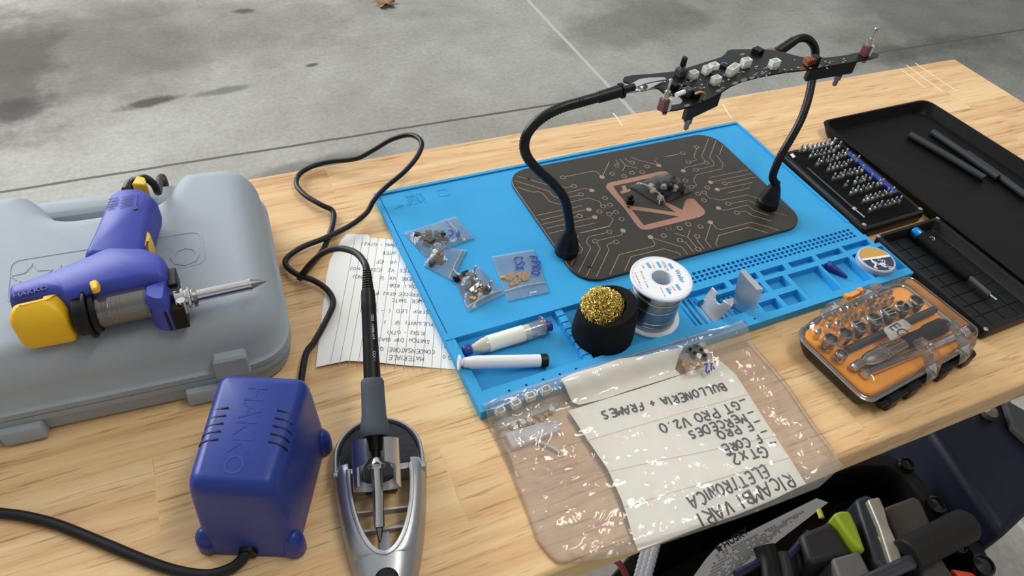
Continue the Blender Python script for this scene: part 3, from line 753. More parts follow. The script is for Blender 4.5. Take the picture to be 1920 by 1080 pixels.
for (a, b) in (((204, 374), (222, 370)), ((229, 370), (252, 365)), ((203, 380), (220, 376)), ((227, 376), (250, 371)), ((201, 385), (219, 381)), ((226, 381), (248, 377)), ((199, 390), (213, 387)), ((224, 387), (245, 382))):
    p, q = at(*a, .1272), at(*b, .1272)
    ribbon(ml, [p.lerp(q, i / 8) + Vector((0, rnd.uniform(-.0005, .0005), 0)) for i in range(9)], .0009, .0003)
p0 = [at(257, 362, .1272), at(256, 372, .1272), at(254, 388, .1272)]
ribbon(ml, p0, .0006, .0003)
ml.build('moulded_marking', M_gline, groot, world=True)
ml = MB()
tx = text_mb('HAKKO', .0085, .0004, align='LEFT')
a0, a1 = at(24, 556, .131), at(86, 540, .131)
tx.xf(Matrix.Translation(a0) @ Matrix.Rotation(math.atan2(a1.y - a0.y, a1.x - a0.x), 4, 'Z') @ Matrix.Diagonal(((a1 - a0).length / .028, .8, 1, 1)))
ml.merge(tx)
ml.build('moulded_lettering', M_gline, groot, world=True)
MB().lathe([(.0019, 0), (.0019, .0006)], 16, c=tuple(at(254, 391, .1268))).build('screw_recess', M_black, groot, world=True)
# metal nozzle end
def gb(a, b, z0, z1, w, name, m, **k):
    A, B = at(*a, (z0 + z1) / 2), at(*b, (z0 + z1) / 2)
    d = (B - A); L = d.length; an = math.atan2(d.y, d.x)
    x = MB().box(0, L, -w / 2, w / 2, z0 - (z0 + z1) / 2, z1 - (z0 + z1) / 2)
    x.xf(Matrix.Translation(A) @ Matrix.Rotation(an, 4, 'Z'))
    return x.build(name, m, groot, world=True, **k)
gb((300, 545), (338, 538), .094, .122, .020, 'nose_clamp', M_black, bevel=.001)
gb((312, 590), (350, 583), .088, .112, .016, 'nose_clamp', M_black, bevel=.001)
gb((312, 565), (345, 560), .090, .118, .014, 'nose_clamp', M_grey, bevel=.001)
n0, n1 = at(336, 562, .108), at(498, 527, .104)
nd = (n1 - n0).normalized(); NL = (n1 - n0).length
def np_(f): return n0 + nd * (NL * f)
MB().tube([np_(-.05), np_(.06)], .010, 20).tube([np_(.05), np_(.10)], .0075, 20).tube([np_(.09), np_(.125)], .0092, 8).tube([np_(.125), np_(.16)], .0068, 20).build('nozzle_nut', M_chrome, groot, world=True, bevel=.0005)
for s_ in (-1, 1):
    q = np_(.02) + nd.cross(Vector((0, 0, 1))) * s_ * .009
    MB().tube([q + Vector((0, 0, -.006)), q + Vector((0, 0, .008))], .0035, 12).build('clamp_screw', M_chrome, groot, world=True)
MB().tube([np_(.15), np_(.19)], [.0088, .0085], 20).tube([np_(.185), np_(.20)], [.0062, .0062], 20).build('nozzle_collar', M_dsteel, groot, world=True)
MB().tube([np_(.19), np_(.80)], .0051, 24).tube([np_(.80), np_(.82)], .0056, 24).build('heater_pipe', M_chrome, groot, world=True)
MB().tube([np_(.82), np_(.84), np_(.985), np_(1)], [.0045, .0042, .0012, .0009], 20).build('nozzle_tip', M_dsteel, groot, world=True)
# cable leaving the butt of the grip
MB().tube([at(238, 358, .108), at(246, 343, .110), at(254, 337, .112)], [.0052, .0048, .0042], 12).build('strain_relief', M_cord, groot, world=True)
MB().tube(smooth_path([at(243, 350, .108), at(256, 337, .114), at(272, 334, .116), at(288, 345, .110), at(297, 360, .096), CMX @ Vector((.137, .236, .0760)), CMX @ Vector((.138, .2515, .062)), CMX @ Vector((.134, .2555, .030)), CMX @ Vector((.120, .260, .006)), CMX @ Vector((.060, .264, .0045)), CMX @ Vector((-.05, .262, .0045))], 8), .0035, 12).build('cable', M_cord, groot, world=True)

# ---------------------------------------------------------------- blue transformer box
PA = -R(23.5)
ps = thing('power_supply', 'royal blue plastic transformer box with vent slots and moulded feet', 'power supply', V(-.046, .286), PA)
PMX = Matrix.Translation(V(-.046, .286)) @ Matrix.Rotation(PA, 4, 'Z')
def trap(fw, bw, v0, v1, r): return rpoly([(-fw, v0), (fw, v0), (bw, v1), (-bw, v1)], r, 6)
lv = [(.000, .0345, .0385, -.0030, .1050, .010), (.004, .0355, .0395, -.0035, .1055, .011), (.030, .0340, .0385, -.0025, .1045, .011), (.076, .0320, .0362, .0000, .1025, .011),
      (.086, .0312, .0354, .0010, .1015, .011), (.0925, .0298, .0340, .0025, .0998, .010), (.0965, .0270, .0312, .0055, .0970, .008), (.0985, .0230, .0272, .0095, .0930, .005)]
m = MB(); m.rings([[(p[0], p[1], z) for p in trap(a, b, c_, d, r_)] for z, a, b, c_, d, r_ in lv])
m.build('housing', M_psblue, ps, angle=60)
for u, v in ((-.0325, .0035), (.0325, .0035), (-.0365, .094), (.0365, .094)):
    MB().lathe([(.0070, 0), (.0088, .003), (.0088, .014), (.0080, .020), (.0058, .0245), (.003, .0268), (.0005, .0275)], 24, c=(u, v, 0)).build('foot', M_psblue, ps, angle=60)
for sd in (-1, 1):
    for i in range(5):
        v = .065 - i * .0068
        MB().tube([(sd * .0180, v + .001, .0984), (sd * .0255, v - .0005, .0979), (sd * .0295, v - .0015, .0953), (sd * .0312, v - .002, .0918)], .0010, 6).build('vent_slot', M_black, ps)
tx = text_mb('HAKKO', .021, .0003, align='CENTER', sx=1.05)
tx.xf(Matrix.Translation((-.002, .049, .0984)) @ Matrix.Rotation(-R(90), 4, 'Z'))
tx.build('moulded_lettering', M_psblue, ps)
gpt = at(466, 1034, .010)
loc = PMX.inverted() @ gpt
MB().tube([(loc.x, -.001, .0095), (loc.x, -.006, .0095)], [.0078, .0070], 20).build('cord_grommet', M_black, ps)
st = PMX @ Vector((loc.x, 0, .0095))
MB().tube(smooth_path([st, at(462, 1038, .009), at(448, 1055, .006), at(425, 1069, .0045), at(385, 1078, .0045), at(330, 1070, .0045), at(270, 1050, .0045), at(195, 1019, .0045), at(110, 985, .0045), at(50, 969, .0045), at(-10, 961, .0045), at(-120, 950, .0045), at(-300, 960, .0045)], 8), .0042, 14).build('power_cord', M_cord, ps, world=True)

# ---------------------------------------------------------------- iron stand
SA = -R(12.8)
st = thing('iron_stand', 'silver soldering iron stand with a sponge cup and a slipper-shaped hood', 'iron stand', V(.066, .321), SA)
SMX = Matrix.Translation(V(.066, .321)) @ Matrix.Rotation(SA, 4, 'Z')
# rear cup: D-shaped, open above, sponge inside
def dshape(r, v0, back, n=16):
    pts = [(-r, v0), (r, v0)]
    return pts + [(r * math.cos(R(180.0 * i / n)), back + r * math.sin(R(180.0 * i / n)) * .98) for i in range(n + 1)]
cup = MB()
o = dshape(.0385, -.012, .004)
cup.rings([[(p[0], p[1], z) for p in inset(o, d)] for z, d in ((0, -.0005), (.014, .0005), (.0205, .0012), (.0215, .0020), (.0215, .0034), (.0205, .0042), (.010, .0046))])
cup.build('sponge_cup', M_stand, st, angle=50)
MB().puff(dshape(.0325, -.008, .004), [(.010, .001), (.017, 0), (.0195, .0006), (.0202, .002)]).build('sponge', M_sponge, st)
# hood: cross-sections along the axis
S = [(-.004, .0385, .0258, .0225), (-.012, .0384, .0255, .0262), (-.024, .0376, .0251, .0262), (-.036, .0362, .0241, .0258), (-.050, .0342, .0218, .0252), (-.062, .0322, .0185, .0247), (-.070, .0307, .0154, .0244), (-.076, .0294, .0121, .0242), (-.080, .0285, .0091, .0241), (-.0830, .0278, .0058, .0240), (-.0843, .0275, .0030, .0240), (-.0848, .0274, .0003, .0240)]
S2 = [(-.0848, .0274, .0240), (-.094, .0250, .0230), (-.105, .0216, .0207), (-.116, .0176, .0174), (-.126, .0124, .0126), (-.132, .0060, .0070)]
def arch(side, v, w, o_, h, th=.0018):
    P = []
    for k in range(9):                                     # outer skin, base to rim
        a = R(90.0 * k / 8)
        x = o_ + (w - o_) * (math.cos(a) ** .75 if k < 8 else 0.0)
        P.append((side * x, v, h * math.sin(a) ** .85 if k else 0.0))
    P.append((side * max(o_ - .0006, .0001), v, h - .0012))
    for k in range(8, -1, -1):
        a = R(90.0 * k / 8)
        x = o_ + (w - th - o_) * (math.cos(a) ** .75 if k < 8 else 0.0)
        P.append((side * x, v, (h - th * 1.4) * math.sin(a) ** .85 if k else 0.0))
    return P
for sd in (-1, 1):
    pass
hood = MB()
for sd in (-1, 1):
    hood.rings([arch(sd, *s_) for s_ in S])
nose = []
for v, w, h in S2:
    nose.append([(w * (1 if math.cos(R(180 * k / 20)) >= 0 else -1) * abs(math.cos(R(180 * k / 20))) ** .75, v, h * math.sin(R(180 * k / 20)) ** .85 if 0 < k < 20 else 0.0) for k in range(21)])
hood.rings(nose, True, True)
hood.build('hood', M_stand, st, angle=45)
rim = [(-s_[2], s_[0], s_[3]) for s_ in S[1:11]] + [(0, -.0851, .0240)] + [(s_[2], s_[0], s_[3]) for s_ in S[1:11]][::-1]
MB().tube(smooth_path(rim, 3), .0019, 8).build('opening_rim', M_alu, st)
MB().box(-.0385, .0385, -.014, -.0095, .006, .0215).build('bulkhead', M_stand, st, bevel=.001)
MB().box(-.021, .021, -.046, -.0445, .008, .016).box(-.020, .020, -.058, -.056, .002, .007).build('cross_bar', M_stand, st)
MB().box(-.004, .004, -.080, -.058, .001, .004).build('inner_rib', M_stand, st)
MB().lathe([(.009, 0), (.009, .004), (.006, .006)], 20, c=(0, -.105, .0195)).build('nose_pad', M_black, st)

# ---------------------------------------------------------------- soldering iron resting in the stand
IT, IE = at(713, 1018, .016), at(688, 507, .112)
def iron_t(py):
    lo_, hi_ = 0.0, 1.0
    for _ in range(40):
        mid_ = (lo_ + hi_) / 2
        p = IT.lerp(IE, mid_)
        d = CM.transposed() @ (p - Vector((0, 0, TZ + CAM_H)))
        y = 540 - FPX * d.y / -d.z
        if y > py: lo_ = mid_
        else: hi_ = mid_
    return lo_
def ip(py): return IT.lerp(IE, iron_t(py))
def ir(py, wpx):
    p = ip(py)
    d = CM.transposed() @ (p - Vector((0, 0, TZ + CAM_H)))
    return wpx / 2 * -d.z / FPX
iron = thing('soldering_iron', 'black soldering iron with grey foam grip resting in the silver stand', 'soldering iron', IT.lerp(IE, .5))
def it(name, m, *pw, **k):
    return MB().tube([ip(a) for a, w_ in pw], [ir(a, w_) for a, w_ in pw], 24).build(name, m, iron, world=True, **k)
it('tip', M_dsteel, (1020, 1.5), (1012, 6), (990, 14))
it('barrel', M_chrome, (990, 17), (988, 20), (870, 22))
it('barrel_nut', M_chrome, (880, 30), (876, 34), (872, 34), (868, 24), (858, 17))
it('front_collar', M_black, (860, 17), (846, 18), (845, 25), (825, 28), (818, 38), (812, 38))
it('foam_grip', M_grip, (818, 48), (812, 53), (800, 53), (780, 46), (730, 43), (716, 43), (711, 38))
it('handle', M_black, (714, 32), (640, 29), (580, 27.5), (577, 28.5), (566, 27), (545, 25))
P = [(548, 23)]
m = MB()
m.tube([ip(548), ip(506)], [ir(548, 18), ir(506, 12)], 18)
for i in range(9):
    y = 545 - i * 4.6
    m.tube([ip(y), ip(y - 2.6)], [ir(y, 23 - i * .9), ir(y - 2.6, 22.4 - i * .9)], 18)
m.build('strain_relief', M_cord, iron, world=True)
# printing along the handle
up = (IE - IT).normalized(); side = up.cross(Vector((0, 0, 1))).normalized(); nrm = side.cross(up).normalized()
if nrm.z < 0: nrm = -nrm
pr_ = MB()
for s, y0, y1, hgt in (('HAKKO', 694, 662, .0036), ('FX-8801', 640, 612, .0030), ('ESD', 606, 594, .0036)):
    tx = text_mb(s, 1.0, 0.0, align='LEFT')
    w = max(p.x for p in tx.v)
    a0, a1 = ip(y0), ip(y1)
    L = (a1 - a0).length
    r0 = ir((y0 + y1) / 2, 29.5)
    n2 = (nrm * .92 + side * .40).normalized(); s2 = n2.cross(up).normalized()
    o0 = a0 + n2 * (r0 + .0002)
    tx.v = [o0 + up * (p.x / w * L) - s2 * (p.y * hgt) + n2 * (-(p.y * hgt) ** 2 / (2 * r0)) for p in tx.v]
    pr_.merge(tx)
pr_.build('printing', M_print, iron, world=True)
Z = .0045
cp = [ip(508), at(684, 494, .112), at(672, 478, .105), at(655, 469, .094), at(632, 466, .078), at(607, 474, .058), at(585, 492, .036), at(568, 512, .016), at(562, 519, .008), at(564, 520, .006), at(580, 500, Z), at(600, 476, Z), at(612, 455, Z), at(624, 420, Z), at(624, 396, .006), at(602, 384, .010), at(572, 366, .010),
      at(556, 346, .008), at(562, 326, .006), at(588, 311, .006), at(620, 303, .010), at(668, 297, .018), at(700, 281, .028), at(735, 261, .042), at(770, 253, .052), at(790, 266, .055), at(784, 290, .050), at(760, 320, .040), at(722, 352, .026), at(702, 374, .018), at(686, 400, .008), at(655, 424, .008), at(610, 446, .0095), at(565, 464, .010),
      at(538, 484, .010), at(538, 500, .011), at(560, 516, .013), at(588, 526, .009), at(614, 544, .006), at(625, 568, Z), at(612, 600, Z), at(590, 640, Z), at(572, 670, .008), PMX @ Vector((.010, .122, .012)), PMX @ Vector((.012, .113, .013)), PMX @ Vector((.012, .1072, .013))]
MB().tube(smooth_path(cp, 6), .0031, 12).build('cord', M_cord, iron, world=True)

# cradle of the stand that clasps the nose of the iron
cr = MB()
rr0 = .0168
ax0, ax1 = ip(826), ip(918)
sec = []
for (A, tail) in ((ax0, 0), (ax0.lerp(ax1, .30), 0), (ax0.lerp(ax1, .48), 0), (ax0.lerp(ax1, .55), 1), (ax0.lerp(ax1, .92), 1), (ax1, 2)):
    o_ = []; i_ = []
    a_lo = 158 if tail == 0 else (128 if tail == 1 else 112)
    for k in range(17):
        a = R(-90 - a_lo + 2 * a_lo * k / 16)
        dv = side * math.cos(a) + nrm * math.sin(a)
        o_.append(A + dv * (rr0 + .0022)); i_.append(A + dv * rr0)
    sec.append(o_ + i_[::-1])
cr.rings(sec)
cr.build('cradle', M_alu, st, world=True, angle=40)
b0 = ip(868) - nrm * .013
bl = SMX.inverted() @ b0
MB().box(-.0135, .0135, bl.y - .012, bl.y + .010, .002, bl.z).build('cradle_post', M_grey, st, bevel=.0015)

# ---------------------------------------------------------------- handwritten parts list under the mat
nt_ = thing('parts_list_note', 'torn sheet of ruled paper with upside-down handwriting tucked under the blue mat', 'note paper', at(700, 580))
NPX = [(650, 439), (690, 440), (694, 446), (735, 449), (775, 470), (905, 700), (880, 698), (855, 693), (800, 690), (755, 687), (700, 682), (650, 681), (620, 687), (593, 693), (597, 650), (604, 590), (612, 520), (618, 490), (628, 470), (640, 450)]
wpts = [at(*p) for p in NPX]
def note_z(x, y):
    c = at(600, 690); e_ = (y - c.y)
    z = .0003
    if x < .165: z += .0035 * max(0, 1 - abs(e_) / .05) * max(0, min(1, (.165 - x) / .03))
    return TZ + z
xs = [p.x for p in wpts]; ys = [p.y for p in wpts]
bm = bmesh.new()
f = bm.faces.new([bm.verts.new((p.x, p.y, 0)) for p in wpts])
for axis, lo_, hi_ in ((0, min(xs), max(xs)), (1, min(ys), max(ys))):
    q = lo_ + .008
    while q < hi_:
        co = Vector((q, 0, 0)) if axis == 0 else Vector((0, q, 0)); no = Vector((1, 0, 0)) if axis == 0 else Vector((0, 1, 0))
        bmesh.ops.bisect_plane(bm, geom=bm.verts[:] + bm.edges[:] + bm.faces[:], plane_co=co, plane_no=no)
        q += .008
bm.verts.ensure_lookup_table(); bm.verts.index_update()
m = MB(); m.add([(v.co.x, v.co.y, note_z(v.co.x, v.co.y)) for v in bm.verts], [tuple(v.index for v in f_.verts) for f_ in bm.faces], True)
bm.free()
m.build('sheet', M_paper, nt_, world=True, angle=80)
rl = MB()
L0, L1 = at(602, 688), at(651, 445)
dirv = (L1 - L0)
perp = Vector((dirv.y, -dirv.x, 0)).normalized()
for k in range(1, 14):
    pts = []
    for j in range(25):
        p = L0 + perp * (.0088 * k) + dirv * (j / 24 * 1.02 - .01)
        if p.x < .185 - (p.y - .40) * .02: pts.append((p.x, p.y, note_z(p.x, p.y) + .0001))
    if len(pts) > 2: ribbon(rl, pts, .00045, .00003)
rl.build('ruled_line', M_rule, nt_, world=True)
wr = MB()
rw = random.Random(3)
rgt = -perp; upv = -dirv.normalized()
for s, px, py, sz in (('MATERIALE', 795, 672, 5.2), ('CONDENSATORE  Q.', 815, 659, 4.8), ('SWITCH  DIP (BASSO)', 806, 640, 4.8), ('(CSX2 - GTX)', 798, 625, 4.6), ('PULSANTI  (F   )', 812, 606, 4.8), ('STRIP  LED  (  - CSX2)', 804, 583, 4.8),
                      ('POWER  SWITC', 804, 563, 4.6), ('+ FRECCE GTX2 (F.NO)', 796, 551, 4.6), ('CULI  RGB', 782, 535, 4.8), ('VERE  VX  (C  - F.NO)', 778, 521, 4.8), ('TES  V2  (CSX  F.NO)', 768, 506, 4.8), ('   VR  (CF   )', 757, 490, 4.8), ('  NTEK', 750, 473, 4.8), ('(AMG - GTX2)', 744, 458, 4.8), ('10', 842, 648, 4.5), ('G 0', 846, 668, 4.5)):
    o = at(px, py)
    handwrite(wr, s, (o.x, o.y), (rgt.x, rgt.y), (upv.x, upv.y), sz / 1000, .00055, lambda x, y: note_z(x, y) + .0001, rw, pitch=.98, th=.00004)
wr.build('handwriting', M_pen, nt_, world=True)
# ---------------------------------------------------------------- bags and small parts on the mat
def zip_bag(name, label, corners, z0, bulge, seed, zipside, writing=(), wsize=.008, film=None, wob=.0012, group=None):
    """corners: px of the four film corners in order; z0 height it lies on; bulge(s, t) -> extra height of the upper film"""
    r = random.Random(seed)
    C = [at(x, y, z0 + .0006) for x, y in corners]
    c0 = sum(C, Vector()) / 4
    root = thing(name, label, 'zip bag', Vector((c0.x, c0.y, TZ + z0)), group=group)
    N = 15
    off = Vector((seed * 3.1, seed * 1.7, 0))
    def P(s, t): return (C[0] * (1 - s) + C[1] * s) * (1 - t) + (C[3] * (1 - s) + C[2] * s) * t
    def Zup(s, t):
        p = P(s, t)
        e = min(s, 1 - s, t, 1 - t)
        w = noise.noise(p * 70 + off) * wob * 1.6 + abs(noise.noise(p * 140 + off * 2)) * wob
        return p.z + .0006 + bulge(s, t) + max(0, w) * min(1, e * 8 + .15) + (.0008 if e > .01 else 0)
    up = [[Vector((P(i / N, j / N).x, P(i / N, j / N).y, Zup(i / N, j / N))) for i in range(N + 1)] for j in range(N + 1)]
    m = MB()
    m.add([p for row in up for p in row], [(j * (N + 1) + i, j * (N + 1) + i + 1, (j + 1) * (N + 1) + i + 1, (j + 1) * (N + 1) + i) for j in range(N) for i in range(N)], True)
    m.add([P(i / N, j / N) - Vector((0, 0, .0003)) for j in range(N + 1) for i in range(N + 1)], [(j * (N + 1) + i, j * (N + 1) + i + 1, (j + 1) * (N + 1) + i + 1, (j + 1) * (N + 1) + i) for j in range(N) for i in range(N)], True)
    m.build('film', film or M_film, root, world=True, angle=70)
    a, b, s = zipside
    def Q(f): return (f, s) if (a, b) == (0, 1) else (s, f)
    def SP(s_, t_):
        p = P(s_, t_); return Vector((p.x, p.y, Zup(s_, t_)))
    if zipside:
        MB().tube([SP(*Q(k / 12)) for k in range(13)], .0009, 6).build('zip_strip', M_zip, root, world=True)
    if writing:
        w = MB()
        for txt, o, rt, u_ in writing:
            O = at(o[0], o[1], z0); A = at(rt[0], rt[1], z0) - O; U = at(u_[0], u_[1], z0) - O
            A.normalize(); U.normalize()
            zt = max(q.z for row in up for q in row)
            def zf(x, y):
                best = min(((q.x - x) ** 2 + (q.y - y) ** 2, q.z) for row in up for q in row)
                return best[1] + .0008
            handwrite(w, txt, (O.x, O.y), (A.x, A.y), (U.x, U.y), wsize, .0016, zf, r, pitch=1.1)
        w.build('marker_writing', M_bluepen, root, world=True)
    return root
M_film3 = film_mat('thin_bag_film', haze=.006, gloss=.05, bump=.3, bscale=60)
M_zip = film_mat('zip_strip_plastic', haze=.3, gloss=.15)
M_brown = mat('brown_component', '4A3D30', .45)
M_amber = mat('amber_component', 'B98A3E', .4)
M_pale = mat('pale_component', 'D9D2C0', .5)

def make_part(kind, name, label, cat, group):
    t = thing(name, label, cat, (0, 0, 0), 0, group)
    if kind == 'switch':
        MB().box(-.0032, .0032, -.0032, .0032, 0, .0036).build('switch_body', M_black, t, bevel=.0003)
        MB().lathe([(.0017, .0034), (.0017, .0062), (.0012, .0066)], 14).build('button', M_black, t)
    elif kind == 'brown':
        MB().box(-.0034, .0034, -.0034, .0034, 0, .0040).build('switch_body', M_brown, t, bevel=.0004)
        MB().lathe([(.0018, .0038), (.0018, .0054), (.0012, .0058)], 14).build('button', M_black, t)
    elif kind == 'toggle':
        MB().box(-.0036, .0036, -.0030, .0030, 0, .0062).build('switch_body', M_brown, t, bevel=.0004)
        MB().lathe([(.0024, .006), (.0024, .0105), (.0012, .011), (.0012, .018), (.0008, .0185)], 14).build('lever', M_chrome, t)
    elif kind == 'chip':
        MB().puff(rpoly([(-.0036, -.0020), (.0036, -.0026), (.0040, .0022), (-.0030, .0026)], .0008, 2), [(0, 0), (.0016, 0), (.0020, .0006)]).build('component_body', M_amber, t)
        MB().box(-.0008, .0012, -.0008, .0008, .0019, .0022).build('solder_pad', M_chrome, t)
    elif kind == 'bigknob':
        MB().lathe([(.0050, 0), (.0050, .0040), (.0030, .0046), (.0030, .0090)], 18).build('button_cap', M_black, t, bevel=.0004)
    elif kind == 'bigcap':
        MB().lathe([(.0040, 0), (.0040, .0055), (.0032, .0062)], 16).build('button_cap', M_pale, t, bevel=.0003)
    elif kind == 'cap':
        MB().lathe([(.0030, 0), (.0030, .0048), (.0024, .0054)], 16).build('button_cap', M_pale, t, bevel=.0003)
    elif kind == 'knob':
        MB().lathe([(.0034, 0), (.0034, .0030), (.0020, .0034), (.0020, .0070)], 16).build('button_cap', M_black, t, bevel=.0003)
    return t
def strew(kind, name, label, cat, group, spots, z0, seed, lay=True):
    r = random.Random(seed)
    first = None
    for i, s_ in enumerate(spots):
        px, py = s_[:2]
        dz = s_[2] if len(s_) > 2 else 0
        p = at(px, py, z0 + dz)
        rot = (R(r.choice((0, 90, -90, 180)) + r.uniform(-8, 8)), R(r.uniform(-20, 20)), R(r.uniform(0, 360))) if lay else (0, 0, R(r.uniform(0, 360)))
        if lay and abs(rot[0]) > .3: p = p + Vector((0, 0, .0038))
        if first is None:
            first = make_part(kind, name, label, cat, group); first.location = p; first.rotation_euler = rot
        else: dup(first, p, rot)
MTZ = MZ + .0008
def hump(cx, cy, w, h, edge=.0):
    return lambda s, t: h * math.exp(-(((s - cx) / w) ** 2 + ((t - cy) / w) ** 2)) * min(1, 10 * min(s, 1 - s, t, 1 - t))
zip_bag('zip_bag', 'small zip bag with dark switches, marked FC, nearest the torn note at the top', [(757, 437), (854, 406), (889, 447), (797, 482)], MTZ, hump(.36, .52, .36, .0085), 1, (1, 0, .80), [('FC', (859, 437), (845, 441), (862, 447))], .0085)
strew('brown', 'push_switch', 'tiny brown-black push switch inside the bag marked FC', 'push switch', 'push switches in the bag marked FC', [(782, 448), (793, 446), (804, 452), (815, 444), (806, 440), (822, 450), (833, 452), (795, 457), (812, 459, .003), (826, 444, .003)], MTZ + .001, 5)
zip_bag('zip_bag', 'small unmarked zip bag of dark parts lying crosswise below the FC bag', [(812, 458), (875, 470), (848, 527), (794, 499)], MTZ, hump(.34, .40, .36, .008), 2, (1, 0, .88))
strew('brown', 'push_switch', 'tiny dark push switch inside the unmarked bag lying crosswise', 'push switch', 'push switches in the unmarked bag', [(816, 478), (824, 484), (818, 490), (828, 492), (813, 500), (823, 474), (832, 482)], MTZ + .001, 6)
zip_bag('zip_bag', 'plump small zip bag of mixed silver and copper-coloured parts with a white paper tag', [(851, 521), (899, 501), (946, 551), (878, 585)], MTZ, hump(.46, .42, .42, .0105), 3, (0, 1, .90))
strew('toggle', 'toggle_switch', 'tiny metal toggle switch inside the plump bag of mixed parts', 'toggle switch', 'toggle switches in the plump bag', [(868, 530), (882, 522), (893, 533), (878, 541), (900, 545), (912, 548), (890, 556)], MTZ + .001, 7)
strew('chip', 'amber_component', 'tiny amber component inside the plump bag of mixed parts', 'component', 'amber components in the plump bag', [(902, 538), (908, 542), (898, 552), (886, 562)], MTZ + .003, 8)
strew('switch', 'push_switch', 'tiny black push switch inside the plump bag of mixed parts', 'push switch', 'push switches in the plump bag', [(866, 522), (875, 516), (860, 528), (884, 534)], MTZ + .002, 18)
tg = MB()
P_ = [at(880, 541, MTZ + .012), at(897, 527, MTZ + .012), at(901, 532, MTZ + .012), at(884, 546, MTZ + .012)]
tg.prism([(p.x, p.y) for p in P_][::-1], TZ + MTZ + .0108, TZ + MTZ + .0111)
tg = tg.build('paper_tag', M_paper); tag(tg, 'tiny white paper tag inside the plump bag of mixed parts', 'paper tag')
zip_bag('zip_bag', 'flat zip bag of amber parts marked CSX and FPRO, beside the steel plate', [(922, 481), (1000, 468), (1029, 548), (952, 565)], MTZ, hump(.5, .56, .30, .0035), 4, (0, 1, .80),
        [('CSX', (965, 487), (966, 500), (976, 486)), ('FPRO', (993, 484), (995, 498), (1005, 483))], .0092, wob=.0006)
strew('chip', 'amber_component', 'tiny amber component inside the flat bag marked CSX', 'component', 'amber components in the CSX bag', [(945, 521), (955, 524), (963, 519), (970, 526), (978, 520), (985, 524), (966, 530), (974, 515), (958, 516), (990, 519), (961, 533), (983, 514)], MTZ + .0012, 9, lay=False)
PLZ = PT - TZ
zip_bag('zip_bag', 'shiny crumpled zip bag full of black and pale buttons on the steel plate', [(1180, 350), (1256, 324), (1300, 359), (1236, 385)], PLZ, hump(.52, .5, .5, .013), 5, (1, 0, .16), wob=.0016, film=M_film3)
strew('bigknob', 'push_button', 'black push button inside the bag on the steel plate', 'push button', 'black buttons in the bag on the plate', [(1232, 352), (1246, 346), (1258, 350), (1268, 358), (1252, 362), (1240, 366), (1272, 350), (1262, 342, .003), (1248, 354, .004), (1236, 360, .003)], PLZ + .001, 10)
strew('bigcap', 'button_cap', 'pale button cap inside the bag on the steel plate', 'button cap', 'pale caps in the bag on the plate', [(1225, 360), (1238, 372), (1254, 350, .004), (1243, 358, .004), (1264, 356, .003), (1216, 352)], PLZ + .001, 11)
lone = make_part('switch', 'push_switch', 'single black push switch lying outside the crumpled bag on the steel plate', 'push switch', None)
lone.location = at(1180, 379, PLZ); lone.rotation_euler = (R(8), 0, R(-20)); lone.scale = (1.5, 1.3, 1.8)

# ---------------------------------------------------------------- syringes in the big compartment
def frame_xyz(a, b):
    """matrix with local x from a to b, z as upright as possible"""
    x = (b - a).normalized(); z = (Vector((0, 0, 1)) - x * x.z).normalized(); y = z.cross(x)
    m = Matrix((x, y, z)).transposed().to_4x4(); m.translation = a
    return m
a, b = at(869, 659, .0105), at(1022, 612, .0115)
F1 = frame_xyz(a, b); L = (b - a).length
s1 = thing('syringe', 'clear syringe of off-white paste with navy cap in the mat compartment', 'syringe', a, rot=F1.to_euler())
def xl(prof, n=24, c=(0, 0)):   # lathe about local x
    return MB().rings([[(x, c[0] + r * math.cos(6.2831853 * j / n), c[1] + r * math.sin(6.2831853 * j / n)) for j in range(n)] for r, x in prof])
M_syr = film_mat('clear_syringe_plastic', haze=.12, gloss=.08, bump=.02, hazecol=(.8, .85, .95, 1))
xl([(.0050, 0), (.0056, .001), (.0056, .007), (.0050, .008)]).build('cap', M_navy, s1, bevel=.0003)
xl([(.0042, .008), (.0048, .012), (.0078, .020), (.0082, .024), (.0082, L - .003)]).build('barrel', M_syr, s1)
xl([(.0035, .010), (.0070, .0205), (.0074, .024), (.0074, L * .80)]).build('paste', mat('off_white_paste', 'E6E8D6', .6), s1)
xl([(.00835, .026), (.00835, L * .72)]).build('paper_label', mat('pale_label', 'E4E8DC', .6), s1)
xl([(.0050, L * .80), (.0072, L * .82), (.0072, L * .86), (.0060, L * .88), (.0060, L - .003)]).build('plunger', M_syr, s1)
MB().rings([[(x, p[0], p[1]) for p in rrect(-.0090, .0090, -.0135, .0135, .0088, 6)] for x in (L - .0045, L - .0025)]).build('finger_flange', M_syr, s1, bevel=.0005)
xl([(.0062, L - .0025), (.0062, L + .004), (.0066, L + .0045), (.0066, L + .006)]).build('plunger_seal', M_navy, s1)
MB().box(L * .55, L * .74, -.0078, -.0060, -.0052, -.0035).build('red_band', mat('red_print', 'C65A3C', .6), s1)
a, b = at(862, 680, .0175), at(1024, 676, .0092)
F2 = frame_xyz(a, b); L = (b - a).length
s2 = thing('syringe', 'slim white syringe with black end cap propped over the mat rim', 'syringe', a, rot=F2.to_euler())
M_syw = mat('milky_white_plastic', 'E3E7EE', .4)
MB().rings([[(x, p[0], p[1]) for p in rrect(-.0058, .0058, -.0082, .0082, .0056, 6)] for x in (-.0015, .0005)]).build('plunger_flange', M_syw, s2, bevel=.0005)
xl([(.0032, .0005), (.0032, .003), (.0046, .004), (.0061, .012), (.0064, .016), (.0064, L - .006)]).build('barrel', M_syw, s2)
xl([(.0066, L - .0065), (.0068, L - .0055), (.0068, L + .0005), (.0062, L + .0012)]).build('end_cap', M_black, s2)

